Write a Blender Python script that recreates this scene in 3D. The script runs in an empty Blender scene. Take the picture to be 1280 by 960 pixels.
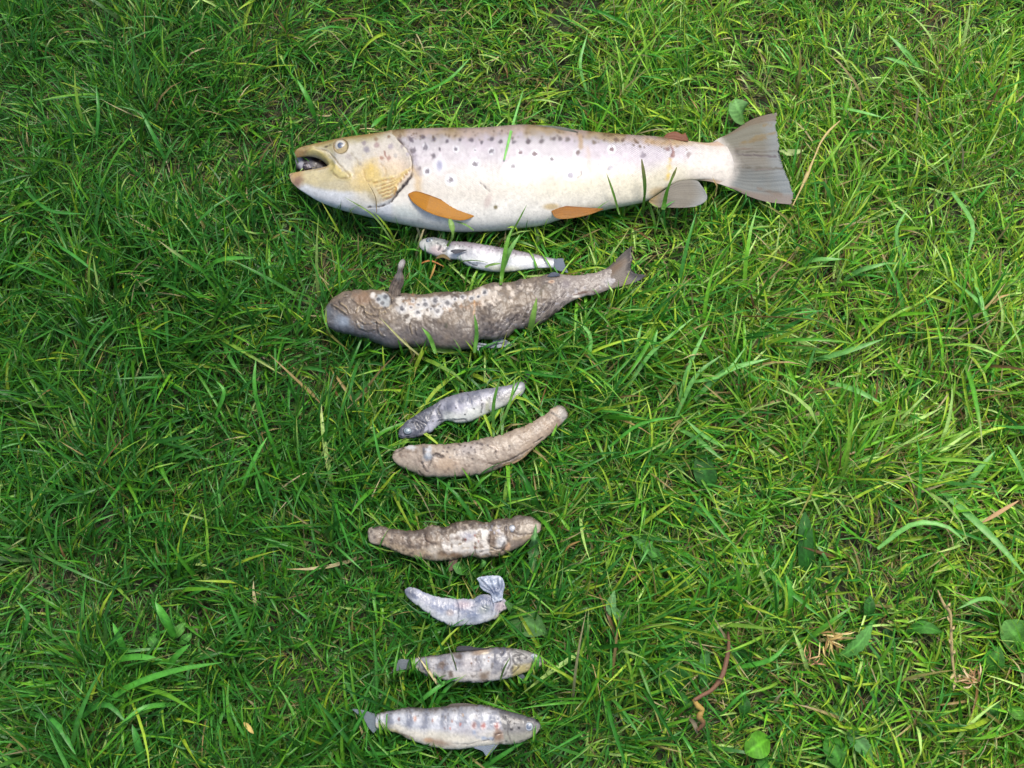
import bpy, math
import numpy as np
from mathutils import Euler, Vector

SC = bpy.context.scene
COL = SC.collection
rng = np.random.default_rng(7)

# ------------------------------------------------------------------ camera
TILT = math.radians(15.0)
DIST = 0.88
WIDTH = 0.77                      # metres of lawn across the picture
FPX = DIST / WIDTH * 1280.0
cam_data = bpy.data.cameras.new('camera')
cam = bpy.data.objects.new('camera', cam_data)
COL.objects.link(cam)
CAM = np.array([0.0, -DIST * math.sin(TILT), DIST * math.cos(TILT) + 0.02])
cam.location = CAM.tolist()
cam.rotation_euler = (TILT, 0, 0)
cam_data.sensor_width = 36.0
cam_data.lens = 36.0 * FPX / 1280.0
cam_data.clip_start = 0.01
cam_data.clip_end = 200.0
SC.camera = cam
cT, sT = math.cos(TILT), math.sin(TILT)

# ------------------------------------------------------------------ sky, sun, exposure
SUN_EL, SUN_AZ = math.radians(66), math.radians(25)      # azimuth clockwise from +Y
world = bpy.data.worlds.new('World')
SC.world = world
world.use_nodes = True
wn = world.node_tree
wn.nodes.clear()
sky = wn.nodes.new('ShaderNodeTexSky')
sky.sky_type = 'NISHITA'
sky.sun_disc = False
sky.sun_elevation = SUN_EL
sky.sun_rotation = SUN_AZ
sky.dust_density = 4.0
bg = wn.nodes.new('ShaderNodeBackground')
bg.inputs['Strength'].default_value = 0.12
wo = wn.nodes.new('ShaderNodeOutputWorld')
wn.links.new(sky.outputs[0], bg.inputs[0])
wn.links.new(bg.outputs[0], wo.inputs[0])
sd = bpy.data.lights.new('sun', 'SUN')
sd.energy = 1.5
sd.angle = math.radians(22)
sd.color = (1.0, 0.965, 0.9)
sun = bpy.data.objects.new('sun', sd)
COL.objects.link(sun)
dirv = Vector((math.sin(SUN_AZ) * math.cos(SUN_EL), math.cos(SUN_AZ) * math.cos(SUN_EL), math.sin(SUN_EL)))
sun.rotation_euler = dirv.to_track_quat('Z', 'Y').to_euler()
SC.view_settings.view_transform = 'Standard'
SC.view_settings.look = 'None'
SC.view_settings.exposure = 0.92
SC.view_settings.gamma = 1.0

# ------------------------------------------------------------------ ground-plane mapping
def P(px, py, z):
    """point of the photograph -> point on the level plane at height z"""
    px = np.asarray(px, float); py = np.asarray(py, float); z = np.asarray(z, float)
    dx = (px - 640.0) / FPX; dy = -(py - 480.0) / FPX
    wx = dx; wy = dy * cT + sT; wz = dy * sT - cT
    k = (z - CAM[2]) / wz
    return np.stack([CAM[0] + k * wx, CAM[1] + k * wy, z + 0 * k], -1)

def proj(v):
    d = v - CAM
    y = d[..., 1] * cT + d[..., 2] * sT
    z = -d[..., 1] * sT + d[..., 2] * cT
    return 640 + FPX * d[..., 0] / -z, 480 - FPX * y / -z

MM = 0.001
PXM = WIDTH / 1280.0

# ------------------------------------------------------------------ numpy noise
def _h(ix, iy, seed):
    n = (ix.astype(np.int64) * 374761393 + iy.astype(np.int64) * 668265263 + seed * 974711) & 0x7fffffff
    n = ((n ^ (n >> 13)) * 1274126177) & 0x7fffffff
    n = (n ^ (n >> 16)) & 0xffffff
    return n / float(0xffffff)

def vnoise(x, y, s, seed=0):
    x = np.asarray(x) / s; y = np.asarray(y) / s
    ix = np.floor(x); iy = np.floor(y); fx = x - ix; fy = y - iy
    fx = fx * fx * (3 - 2 * fx); fy = fy * fy * (3 - 2 * fy)
    ix = ix.astype(np.int64); iy = iy.astype(np.int64)
    a = _h(ix, iy, seed); b = _h(ix + 1, iy, seed); c = _h(ix, iy + 1, seed); d = _h(ix + 1, iy + 1, seed)
    return (a * (1 - fx) + b * fx) * (1 - fy) + (c * (1 - fx) + d * fx) * fy

def fbm(x, y, s, seed=0, o=4):
    r = 0; a = 0.5; t = 0
    for i in range(o):
        r = r + a * vnoise(x, y, s, seed + 17 * i); t += a; a *= 0.5; s = s / 2.03
    return r / t

def sst(a, b, x):
    t = np.clip((x - a) / (b - a), 0, 1)
    return t * t * (3 - 2 * t)

def lin(c):
    c = np.asarray(c, float) / 255.0
    return np.where(c <= 0.04045, c / 12.92, ((c + 0.055) / 1.055) ** 2.4)

# ------------------------------------------------------------------ curves
def spline(pts, n, smooth=True):
    p = np.asarray(pts, float)
    if smooth and len(p) > 2:
        q = np.vstack([2 * p[0] - p[1], p, 2 * p[-1] - p[-2]])
        out = []
        for i in range(1, len(q) - 2):
            t = np.linspace(0, 1, 14, endpoint=False)[:, None]
            a, b, c, d = q[i - 1], q[i], q[i + 1], q[i + 2]
            out.append(0.5 * ((2 * b) + (c - a) * t + (2 * a - 5 * b + 4 * c - d) * t * t + (3 * b - a - 3 * c + d) * t ** 3))
        p = np.vstack(out + [p[-1:]])
    d = np.r_[0, np.cumsum(np.linalg.norm(np.diff(p, axis=0), axis=1))]
    s = np.linspace(0, d[-1], n)
    return np.stack([np.interp(s, d, p[:, k]) for k in range(p.shape[1])], -1)

def zone(ox, oy, s):
    return lambda *q: [(ox + x / s, oy + y / s) for x, y in q]

# ------------------------------------------------------------------ materials
def mat_new(name):
    m = bpy.data.materials.new(name)
    m.use_nodes = True
    nt = m.node_tree
    nt.nodes.clear()
    out = nt.nodes.new('ShaderNodeOutputMaterial')
    pb = nt.nodes.new('ShaderNodeBsdfPrincipled')
    nt.links.new(pb.outputs[0], out.inputs[0])
    return m, nt, pb, out

def node(nt, t, **kw):
    n = nt.nodes.new(t)
    for k, v in kw.items():
        setattr(n, k, v)
    return n

def fish_material(name, rough, coat, bump_scale, bump, spec=0.5, scales=False, trans=0.0):
    m, nt, pb, out = mat_new(name)
    at = node(nt, 'ShaderNodeAttribute', attribute_name='Col')
    tc = node(nt, 'ShaderNodeTexCoord')
    nz = node(nt, 'ShaderNodeTexNoise')
    nz.inputs['Scale'].default_value = bump_scale
    nz.inputs['Detail'].default_value = 5
    nt.links.new(tc.outputs['Object'], nz.inputs['Vector'])
    rp = node(nt, 'ShaderNodeMapRange')
    rp.inputs['From Min'].default_value = 0.25; rp.inputs['From Max'].default_value = 0.75
    rp.inputs['To Min'].default_value = 0.9; rp.inputs['To Max'].default_value = 1.08
    nt.links.new(nz.outputs[0], rp.inputs['Value'])
    mx = node(nt, 'ShaderNodeVectorMath', operation='SCALE')
    nt.links.new(at.outputs['Color'], mx.inputs[0])
    nt.links.new(rp.outputs[0], mx.inputs['Scale'])
    bp = node(nt, 'ShaderNodeBump')
    bp.inputs['Strength'].default_value = bump
    bp.inputs['Distance'].default_value = 0.0006
    col = mx.outputs[0]
    h = nz.outputs[0]
    if scales:
        # two crossing families of grooves: the diamond net of small scales
        sx = node(nt, 'ShaderNodeSeparateXYZ')
        nt.links.new(tc.outputs['Object'], sx.inputs[0])
        nw = node(nt, 'ShaderNodeTexNoise'); nw.inputs['Scale'].default_value = 90
        nt.links.new(tc.outputs['Object'], nw.inputs['Vector'])
        def ridge(sign):
            a = node(nt, 'ShaderNodeMath', operation='MULTIPLY_ADD'); a.inputs[1].default_value = sign * 1750.0
            w5 = node(nt, 'ShaderNodeMath', operation='MULTIPLY'); w5.inputs[1].default_value = 2.2
            nt.links.new(nw.outputs[0], w5.inputs[0])
            nt.links.new(sx.outputs[1], a.inputs[0]); nt.links.new(w5.outputs[0], a.inputs[2])
            b = node(nt, 'ShaderNodeMath', operation='MULTIPLY_ADD'); b.inputs[1].default_value = 1350.0
            nt.links.new(sx.outputs[0], b.inputs[0]); nt.links.new(a.outputs[0], b.inputs[2])
            c = node(nt, 'ShaderNodeMath', operation='SINE'); nt.links.new(b.outputs[0], c.inputs[0])
            e = node(nt, 'ShaderNodeMath', operation='ABSOLUTE'); nt.links.new(c.outputs[0], e.inputs[0])
            return e
        r1, r2 = ridge(1), ridge(-1)
        m0 = node(nt, 'ShaderNodeMath', operation='MINIMUM')
        nt.links.new(r1.outputs[0], m0.inputs[0]); nt.links.new(r2.outputs[0], m0.inputs[1])
        mn = node(nt, 'ShaderNodeMath', operation='SUBTRACT'); mn.inputs[1].default_value = 0.45
        nt.links.new(m0.outputs[0], mn.inputs[0])
        k = node(nt, 'ShaderNodeMath', operation='MULTIPLY')
        nt.links.new(mn.outputs[0], k.inputs[0]); nt.links.new(at.outputs['Alpha'], k.inputs[1])
        s1 = node(nt, 'ShaderNodeMath', operation='MULTIPLY_ADD'); s1.inputs[1].default_value = 0.7; s1.inputs[2].default_value = 1.0
        nt.links.new(k.outputs[0], s1.inputs[0])
        m2 = node(nt, 'ShaderNodeVectorMath', operation='SCALE')
        nt.links.new(col, m2.inputs[0]); nt.links.new(s1.outputs[0], m2.inputs['Scale'])
        col = m2.outputs[0]
        ad = node(nt, 'ShaderNodeMath', operation='ADD')
        nt.links.new(h, ad.inputs[0]); nt.links.new(k.outputs[0], ad.inputs[1])
        h = ad.outputs[0]
    nt.links.new(h, bp.inputs['Height'])
    nt.links.new(col, pb.inputs['Base Color'])
    nt.links.new(bp.outputs[0], pb.inputs['Normal'])
    rr = node(nt, 'ShaderNodeMapRange')
    rr.inputs['To Min'].default_value = rough - 0.1; rr.inputs['To Max'].default_value = rough + 0.18
    nt.links.new(nz.outputs[0], rr.inputs['Value']); nt.links.new(rr.outputs[0], pb.inputs['Roughness'])
    pb.inputs['Specular IOR Level'].default_value = spec
    pb.inputs['Coat Weight'].default_value = coat
    pb.inputs['Coat Roughness'].default_value = 0.12
    if trans:
        tr = node(nt, 'ShaderNodeBsdfTranslucent')
        nt.links.new(col, tr.inputs['Color'])
        ms = node(nt, 'ShaderNodeMixShader'); ms.inputs[0].default_value = trans
        nt.links.new(pb.outputs[0], ms.inputs[1]); nt.links.new(tr.outputs[0], ms.inputs[2])
        nt.links.new(ms.outputs[0], out.inputs[0])
    return m

M_TROUT = fish_material('trout_skin', 0.38, 0.12, 800, 0.22, spec=0.38, scales=True)
M_SKIN = fish_material('wet_fish_skin', 0.36, 0.16, 500, 0.22, spec=0.4)
M_MUD = fish_material('slimy_decayed_skin', 0.4, 0.12, 420, 0.4, spec=0.38)
M_FIN = fish_material('fin_membrane', 0.5, 0.03, 900, 0.3, spec=0.22, trans=0.2)
M_EYE = fish_material('fish_eye', 0.3, 0.2, 400, 0.02)
M_STRAW = fish_material('dry_plant', 0.6, 0.0, 800, 0.5, spec=0.3, trans=0.15)

def leaf_material(name, rough, trans, nscale):
    m, nt, pb, out = mat_new(name)
    at = node(nt, 'ShaderNodeAttribute', attribute_name='Col')
    tc = node(nt, 'ShaderNodeTexCoord')
    nz = node(nt, 'ShaderNodeTexNoise'); nz.inputs['Scale'].default_value = nscale; nz.inputs['Detail'].default_value = 3
    nt.links.new(tc.outputs['Object'], nz.inputs['Vector'])
    rp = node(nt, 'ShaderNodeMapRange'); rp.inputs['From Min'].default_value = 0.3; rp.inputs['From Max'].default_value = 0.7
    rp.inputs['To Min'].default_value = 0.78; rp.inputs['To Max'].default_value = 1.2
    nt.links.new(nz.outputs[0], rp.inputs['Value'])
    mx = node(nt, 'ShaderNodeVectorMath', operation='SCALE')
    nt.links.new(at.outputs['Color'], mx.inputs[0]); nt.links.new(rp.outputs[0], mx.inputs['Scale'])
    nt.links.new(mx.outputs[0], pb.inputs['Base Color'])
    pb.inputs['Roughness'].default_value = rough
    pb.inputs['Specular IOR Level'].default_value = 0.3 if rough < .5 else .25
    bp = node(nt, 'ShaderNodeBump'); bp.inputs['Strength'].default_value = .5; bp.inputs['Distance'].default_value = .0008
    nt.links.new(nz.outputs[0], bp.inputs['Height']); nt.links.new(bp.outputs[0], pb.inputs['Normal'])
    tr = node(nt, 'ShaderNodeBsdfTranslucent')
    nt.links.new(mx.outputs[0], tr.inputs['Color'])
    ms = node(nt, 'ShaderNodeMixShader'); ms.inputs[0].default_value = trans
    nt.links.new(pb.outputs[0], ms.inputs[1]); nt.links.new(tr.outputs[0], ms.inputs[2])
    nt.links.new(ms.outputs[0], out.inputs[0])
    return m

M_GRASS = leaf_material('grass_leaf', 0.38, 0.24, 260)
M_LEAF = leaf_material('broad_leaf', 0.62, 0.25, 320)

def soil_material():
    m, nt, pb, out = mat_new('soil_and_thatch')
    tc = node(nt, 'ShaderNodeTexCoord')
    n1 = node(nt, 'ShaderNodeTexNoise'); n1.inputs['Scale'].default_value = 55; n1.inputs['Detail'].default_value = 8
    n2 = node(nt, 'ShaderNodeTexNoise'); n2.inputs['Scale'].default_value = 9; n2.inputs['Detail'].default_value = 5
    nt.links.new(tc.outputs['Object'], n1.inputs['Vector']); nt.links.new(tc.outputs['Object'], n2.inputs['Vector'])
    r1 = node(nt, 'ShaderNodeValToRGB')
    e = r1.color_ramp.elements
    e[0].position = 0.3; e[0].color = (0.012, 0.008, 0.005, 1)
    e[1].position = 0.7; e[1].color = (0.05, 0.034, 0.02, 1)
    r2 = node(nt, 'ShaderNodeValToRGB')
    e = r2.color_ramp.elements
    e[0].position = 0.35; e[0].color = (0.016, 0.03, 0.008, 1)
    e[1].position = 0.75; e[1].color = (0.04, 0.075, 0.018, 1)
    nt.links.new(n1.outputs[0], r1.inputs[0]); nt.links.new(n1.outputs[0], r2.inputs[0])
    mx = node(nt, 'ShaderNodeMixRGB')
    nt.links.new(n2.outputs[0], mx.inputs[0]); nt.links.new(r1.outputs[0], mx.inputs[1]); nt.links.new(r2.outputs[0], mx.inputs[2])
    nt.links.new(mx.outputs[0], pb.inputs['Base Color'])
    pb.inputs['Roughness'].default_value = 0.85
    bp = node(nt, 'ShaderNodeBump'); bp.inputs['Strength'].default_value = 0.8; bp.inputs['Distance'].default_value = 0.003
    nt.links.new(n1.outputs[0], bp.inputs['Height']); nt.links.new(bp.outputs[0], pb.inputs['Normal'])
    return m

# ------------------------------------------------------------------ mesh helpers
def np_mesh(name, V, Fc, col=None, mat=None, normals=None, smooth=True):
    me = bpy.data.meshes.new(name)
    V = np.ascontiguousarray(V, dtype=np.float32); Fc = np.ascontiguousarray(Fc, dtype=np.int32)
    me.vertices.add(len(V)); me.vertices.foreach_set('co', V.ravel())
    k = Fc.shape[1]
    me.loops.add(Fc.size); me.loops.foreach_set('vertex_index', Fc.ravel())
    me.polygons.add(len(Fc)); me.polygons.foreach_set('loop_start', np.arange(0, Fc.size, k, dtype=np.int32))
    me.update(calc_edges=True)
    if smooth:
        me.polygons.foreach_set('use_smooth', np.ones(len(Fc), dtype=bool))
    if col is not None:
        if col.shape[1] == 3:
            col = np.concatenate([col, np.ones((len(col), 1))], 1)
        a = me.color_attributes.new('Col', 'FLOAT_COLOR', 'POINT')
        a.data.foreach_set('color', np.clip(col, 0, 1).astype(np.float32).ravel())
    if mat is not None:
        me.materials.append(mat)
    if normals is not None:
        me.normals_split_custom_set_from_vertices(normals.tolist())
    return me

def add_obj(name, me, parent=None, loc=None):
    o = bpy.data.objects.new(name, me)
    COL.objects.link(o)
    if parent is not None:
        o.parent = parent
    if loc is not None:
        o.location = loc
    return o

def thing(name, label, cat, loc, group=None):
    o = bpy.data.objects.new(name, None)
    COL.objects.link(o)
    o.empty_display_size = 0.02
    o.location = [float(c) for c in loc]
    o['label'] = label; o['category'] = cat
    if group: o['group'] = group
    return o

def vert_normals(V, Fc):
    a = V[Fc[:, 2]] - V[Fc[:, 0]]; b = V[Fc[:, 3]] - V[Fc[:, 1]]
    fn = np.cross(a, b)
    N = np.zeros_like(V)
    for k in range(4):
        np.add.at(N, Fc[:, k], fn)
    l = np.linalg.norm(N, axis=1, keepdims=True)
    return N / np.maximum(l, 1e-12)

# ------------------------------------------------------------------ painting of skins
ALB = 0.60
class Skin:
    """colour (linear albedo) and relief of a skin, on the points of its upper side"""
    def __init__(s, X, Y, U, W, base):
        s.X, s.Y, s.U, s.W = X, Y, U, W
        s.C = np.broadcast_to(lin(base) * ALB, X.shape + (3,)).copy()
        s.dz = np.zeros_like(X)
        s.A = np.zeros_like(X)
    def mix(s, c, m):
        s.C += (lin(c) * ALB - s.C) * np.clip(m, 0, 1)[..., None]
    def blob(s, x, y, rx, ry=None, ang=0, soft=0.5, wob=0.0):
        ry = rx if ry is None else ry
        a = math.radians(ang)
        dx, dy = s.X - x, s.Y - y
        ex = (dx * math.cos(a) + dy * math.sin(a)) / rx; ey = (-dx * math.sin(a) + dy * math.cos(a)) / ry
        r = np.sqrt(ex * ex + ey * ey)
        if wob: r = r * (1 + wob * (fbm(s.X, s.Y, max(rx, 2.0) * 0.8, 31) - 0.5) * 2)
        return 1 - sst(1 - soft, 1 + soft, r)
    def line(s, pts, w, soft=0.6, n=60, taper=False):
        p = spline(pts, n)
        d = np.full(s.X.shape, 1e9)
        x0, y0 = p.min(0) - w * 3 - 3; x1, y1 = p.max(0) + w * 3 + 3
        sel = (s.X > x0) & (s.X < x1) & (s.Y > y0) & (s.Y < y1)
        xs, ys = s.X[sel], s.Y[sel]
        wv = min(1.2, 0.35 + w * 0.25)
        xs = xs + wv * (vnoise(xs, ys, 3.4, 61) - .5) * 2; ys = ys + wv * (vnoise(xs, ys, 3.4, 62) - .5) * 2
        if xs.size == 0: return np.zeros_like(s.X)
        dd = np.full(xs.shape, 1e9)
        for i in range(n - 1):
            a, b = p[i], p[i + 1]
            ab = b - a; L = ab @ ab + 1e-9
            t = np.clip(((xs - a[0]) * ab[0] + (ys - a[1]) * ab[1]) / L, 0, 1)
            q = np.hypot(xs - a[0] - t * ab[0], ys - a[1] - t * ab[1])
            if taper: q = q / max(0.25, 1 - (i / n) ** 2)
            dd = np.minimum(dd, q)
        d[sel] = dd
        m = 1 - sst(w * (1 - soft) * 0.45, w * (1 + soft) * 0.5 + 0.35, d)
        return m * (.35 + .65 * sst(.25, .6, fbm(s.X, s.Y, 5.0, 63, 2))) if w < 5 else m
    def side(s, pts):
        """signed distance-like value: > 0 on the right of a roughly vertical curve"""
        p = spline(pts, 60)
        o = np.argsort(p[:, 1])
        return s.X - np.interp(s.Y, p[o, 1], p[o, 0])
    def poly(s, pts, soft=2.0, wob=0.0, wsc=8.0):
        p = np.asarray(pts, float)
        X = s.X; Y = s.Y
        if wob:
            X = X + wob * (fbm(s.X, s.Y, wsc, 5) - 0.5) * 2; Y = Y + wob * (fbm(s.X, s.Y, wsc, 9) - 0.5) * 2
        ins = np.zeros(X.shape, bool); d = np.full(X.shape, 1e9)
        for i in range(len(p)):
            a, b = p[i], p[(i + 1) % len(p)]
            c = ((a[1] > Y) != (b[1] > Y))
            xi = (b[0] - a[0]) * (Y - a[1]) / (b[1] - a[1] + 1e-12) + a[0]
            ins ^= c & (X < xi)
            ab = b - a; L = ab @ ab + 1e-9
            t = np.clip(((X - a[0]) * ab[0] + (Y - a[1]) * ab[1]) / L, 0, 1)
            d = np.minimum(d, np.hypot(X - a[0] - t * ab[0], Y - a[1] - t * ab[1]))
        return sst(-soft, soft, np.where(ins, d, -d))
    def fb(s, sc, seed, o=4): return fbm(s.X, s.Y, sc, seed, o)

FOOT = []          # (x, y, ztop, zbottom) samples under and over what lies on the grass

def loft(T, B, nu, M, z0, tmul, paint, parent, parts, mat, F=None, E=None, fade=0.14,
         edge=(0.02, 0.02), zbend=None, tmax=None, rag=0.0, base=(200, 200, 200), flat=0.8, foot=True, power=0.36, grime=0.0,
         smoothT=True, under=14, seed=3):
    """closed skin between an upper outline T and a lower outline B (photo points), left to right"""
    u = np.linspace(0, 1, nu)
    th = np.linspace(0, math.pi, M + 1); v = np.cos(th)
    Tp = spline(T, nu, smoothT); Bp = spline(B, nu, smoothT)
    if rag:
        s = np.linspace(0, 1, nu) * 400
        env = np.minimum(1, np.minimum(u, 1 - u) * 12)
        for C_, sd_ in ((Tp, seed), (Bp, seed + 50)):
            C_[:, 1] += rag * env * (fbm(s, s * 0, 9, sd_, 3) - 0.5) * 2
    w = (v[None, :, None] + 1) / 2
    pl = Tp[:, None, :] * w + Bp[:, None, :] * (1 - w)
    if F is not None:
        Fp = spline(F, M + 1, True)
        # resample by lateral share so that v runs evenly down the front
        D = Fp - pl[0]
        f = 1 - sst(0, fade, u)
        pl = pl + f[:, None, None] * D[None]
    if E is not None:
        Ep = spline(E, M + 1, True)
        D = Ep - pl[-1]
        f = sst(1 - fade, 1, u)
        pl = pl + f[:, None, None] * D[None]
    h = np.linalg.norm(Tp - Bp, axis=1) / 2 * PXM
    t = h * (np.interp(u, *tmul) if isinstance(tmul, tuple) else tmul)
    if tmax is not None: t = np.minimum(t, tmax)
    def rnd(x, r): return np.sqrt(np.clip(1 - (1 - np.minimum(x / r, 1)) ** 2, 0, 1)) if r > 0 else np.ones_like(x)
    if F is not None: t = t * (0.02 + 0.98 * rnd(u, edge[0]))
    if E is not None: t = t * (0.02 + 0.98 * rnd(1 - u, edge[1]))
    zc = np.full(nu, z0)
    if zbend is not None: zc = zc + np.interp(u, *zbend)
    prof = np.clip(1 - v ** 2, 0, 1) ** power
    G = P(pl[..., 0], pl[..., 1], zc[:, None])
    G[..., 2] += t[:, None] * prof[None]
    X, Y = proj(G)
    U = np.repeat(u[:, None], M + 1, 1); W = np.repeat(v[None], nu, 0)
    S = Skin(X, Y, U, W, base)
    if paint is not None: paint(S)
    if grime:
        S.C *= (1 + grime * 1.1 * (fbm(X, Y, 2.6, seed + 71, 2) - .5) + grime * 1.0 * (fbm(X, Y, 9, seed + 72, 3) - .5))[..., None]
        S.mix((66, 56, 50), .75 * grime * sst(.66, .76, fbm(X, Y, 2.4, seed + 73, 2)))
        S.mix((226, 222, 216), .5 * grime * sst(.68, .78, fbm(X, Y, 2.0, seed + 74, 2)))
        S.dz += grime * .3 * (fbm(X, Y, 3.0, seed + 75, 2) - .5) + grime * .8 * (fbm(X, Y, 10, seed + 76, 2) - .5)
    S.C = .33 * (np.maximum(S.C, 0) / .33) ** 1.18            # the photograph's crisp tones
    top = G.copy()
    dzf = (0.25 + 0.75 * prof)[None]
    top[..., 2] += S.dz * MM * dzf
    # underside
    js = np.unique(np.round(np.linspace(0, M, under + 2)).astype(int))[1:-1]
    bot = P(pl[:, js, 0], pl[:, js, 1], zc[:, None])
    bot[..., 2] -= flat * t[:, None] * prof[js][None] + 0.0001
    nT = nu * (M + 1)
    V = np.concatenate([top.reshape(-1, 3), bot.reshape(-1, 3)])
    C4 = np.concatenate([S.C, S.A[..., None]], -1)
    Cc = np.concatenate([C4.reshape(-1, 4), C4[:, js].reshape(-1, 4)])
    ix = np.arange(nT).reshape(nu, M + 1)
    q1 = np.stack([ix[:-1, :-1], ix[:-1, 1:], ix[1:, 1:], ix[1:, :-1]], -1).reshape(-1, 4)
    bi = np.concatenate([ix[:, :1], nT + np.arange(nu * len(js)).reshape(nu, -1), ix[:, -1:]], 1)
    q2 = np.stack([bi[:-1, :-1], bi[1:, :-1], bi[1:, 1:], bi[:-1, 1:]], -1).reshape(-1, 4)
    Q = np.concatenate([q1, q2])
    N = vert_normals(V, Q)
    if foot:
        k = (slice(None, None, 1), slice(None))
        FOOT.append(np.stack([G[k][..., 0], G[k][..., 1], top[k][..., 2], (zc[:, None] - flat * t[:, None] * prof[None])], -1).reshape(-1, 4))
    off = np.array(parent.location)
    # region split: parts = [(name, label or None, fn(X, Y) or None)]
    fX, fY = X.reshape(-1), Y.reshape(-1)
    bX = X[:, js].reshape(-1); bY = Y[:, js].reshape(-1)
    aX = np.concatenate([fX, bX])[Q].mean(1); aY = np.concatenate([fY, bY])[Q].mean(1)
    left = np.ones(len(Q), bool)
    objs = []
    for nm, lb, fn in parts:
        sel = left if fn is None else (left & fn(aX, aY))
        left = left & ~sel
        q = Q[sel]
        if len(q) == 0: continue
        idx, inv = np.unique(q, return_inverse=True)
        me = np_mesh(nm, V[idx] - off, inv.reshape(-1, 4), Cc[idx], mat, N[idx])
        o = add_obj(nm, me, parent)
        if lb: o['label'] = lb
        objs.append(o)
    return objs

def fin(name, T, B, z, parent, col, E=None, F=None, rays=14, ray_amp=0.35, thick=0.5, base=None, paint=None, nu=60, M=44,
        tip=0.0, label=None, ragE=0.0, foot=False, raycol=None, sag=None, wavy=0.0):
    """thin fin: a ribbed membrane between two outlines, free edge E"""
    def pt(S):
        ph = S.W * rays * math.pi / 2 + 0.8 * np.sin(S.U * 3)
        r = 0.5 + 0.5 * np.cos(ph * 2)
        r = r * (0.4 + 0.6 * vnoise(S.W * 40, S.U * 3, 1.0, 3))
        S.mix(raycol or [c * 0.62 for c in col], 0.9 * r ** 2)
        S.mix([c * 1.12 for c in col], 0.5 * S.fb(9, 3))
        S.dz += ray_amp * r * 0.5 + wavy * np.sin(S.W * 5 + S.U * 4)
        if paint: paint(S)
    if E is not None and ragE:
        e = spline(E, 80)
        e[1:-1, 0] += ragE * (rng.random(78) - 0.5) * 2
        E = e
    o = loft(T, B, nu, M, z, 1.0, pt, parent, [(name, label, None)], M_FIN, F=F, E=E, fade=0.9 if E is not None else 0.14,
             edge=(0.03, 0.03), tmax=thick * .55 * MM, base=col, foot=foot, flat=1.0, under=6, zbend=sag, power=0.35)
    return o[0]

def eye(px, py, rx, ry, z, parent, rings, ang=0, dome=0.5, label=None, pupil=None):
    """dome of an eye; rings = [(radius share, colour)]"""
    nr, na = 14, 32
    r = np.linspace(0, 1, nr)[:, None]; a = np.linspace(0, 2 * math.pi, na, endpoint=False)[None]
    ex = rx * r * np.cos(a); ey = ry * r * np.sin(a); an = math.radians(ang)
    X = px + ex * math.cos(an) - ey * math.sin(an); Y = py + ex * math.sin(an) + ey * math.cos(an)
    V = P(X, Y, z)
    V[..., 2] += dome * ry * PXM * (np.sqrt(np.clip(1 - r ** 2, 0, 1)) - 0.25)
    rr = np.repeat(r, na, 1).reshape(-1)
    C = np.stack([np.interp(rr, [q[0] for q in rings], [lin(q[1])[k] * ALB for q in rings]) for k in range(3)], -1)
    ix = np.arange(nr * na).reshape(nr, na); nx = np.roll(ix, -1, 1)
    Q = np.stack([ix[:-1], nx[:-1], nx[1:], ix[1:]], -1).reshape(-1, 4)
    Vf = V.reshape(-1, 3)
    n = np.cross(Vf[Q[40, 2]] - Vf[Q[40, 0]], Vf[Q[40, 3]] - Vf[Q[40, 1]])
    if n[2] < 0: Q = Q[:, ::-1]
    off = np.array(parent.location)
    def sub(k0, k1, nm, par, lift=0):
        sel = Q.reshape(nr - 1, na, 4)[k0:k1].reshape(-1, 4)
        idx, inv = np.unique(sel, return_inverse=True)
        me = np_mesh(nm, Vf[idx] - off, inv.reshape(-1, 4), C[idx], M_EYE)
        return add_obj(nm, me, par)
    if pupil:
        k = max(2, int(round(pupil * (nr - 1))))
        o = sub(k, nr - 1, 'eye', parent)
        sub(0, k, 'pupil', o)
    else:
        o = sub(0, nr - 1, 'eye', parent)
    if label: o['label'] = label
    return o

SURF = {}
def surf_z(px, py, zguess, arr):
    """height of a skin right where it shows at photo point (px, py)"""
    X, Y = proj(arr[:, :3])
    d = np.hypot(X - px, Y - py)
    return float(arr[np.argmin(d), 2])

GH = 26 * MM     # usual height of the lawn's canopy


def origin(px, py):
    return P(px, py, 0.0)

class FishEye:
    pass

def put_eye(px, py, rx, ry, parent, rings, sink=0.35, **kw):
    return eye(px, py, rx, ry, surf_z(px, py, 0, FOOT[-1]) - sink * ry * PXM * 0.5, parent, rings, **kw)

# ================================================================== 1. the large trout
A = zone(350, 130, 4.0); Bz = zone(650, 120, 3.5556)
t1 = thing('trout', 'large silvery trout with open mouth, orange fins and dark spots, by far the biggest fish',
           'fish', origin(640, 225), 'dead fish laid out in a column on the grass')
ZT = 31 * MM
T = A((72, 241), (82, 226), (105, 214), (150, 203), (200, 192), (280, 177), (400, 165), (520, 150), (600, 138), (800, 131), (1000, 130)) + \
    Bz((0, 138), (120, 142), (250, 158), (450, 175), (640, 185), (800, 205), (860, 204), (900, 191))
B = A((45, 352), (50, 375), (62, 398), (100, 430), (200, 490), (300, 525), (420, 555), (520, 578), (640, 602), (760, 623), (860, 633),
      (960, 633), (1100, 628)) + Bz((0, 582), (100, 570), (180, 545), (370, 505), (500, 481), (570, 462), (680, 395), (780, 377), (840, 380), (882, 391))
F = A((72, 241), (77, 256), (86, 268), (120, 263), (160, 264), (200, 276), (226, 295), (240, 316), (200, 322), (150, 329), (100, 337), (60, 345), (45, 352))
GILL = A((560, 150), (585, 172), (630, 222), (658, 268), (666, 325), (650, 375), (608, 422), (572, 470), (520, 505), (440, 517))
srng = np.random.default_rng(12)
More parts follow.
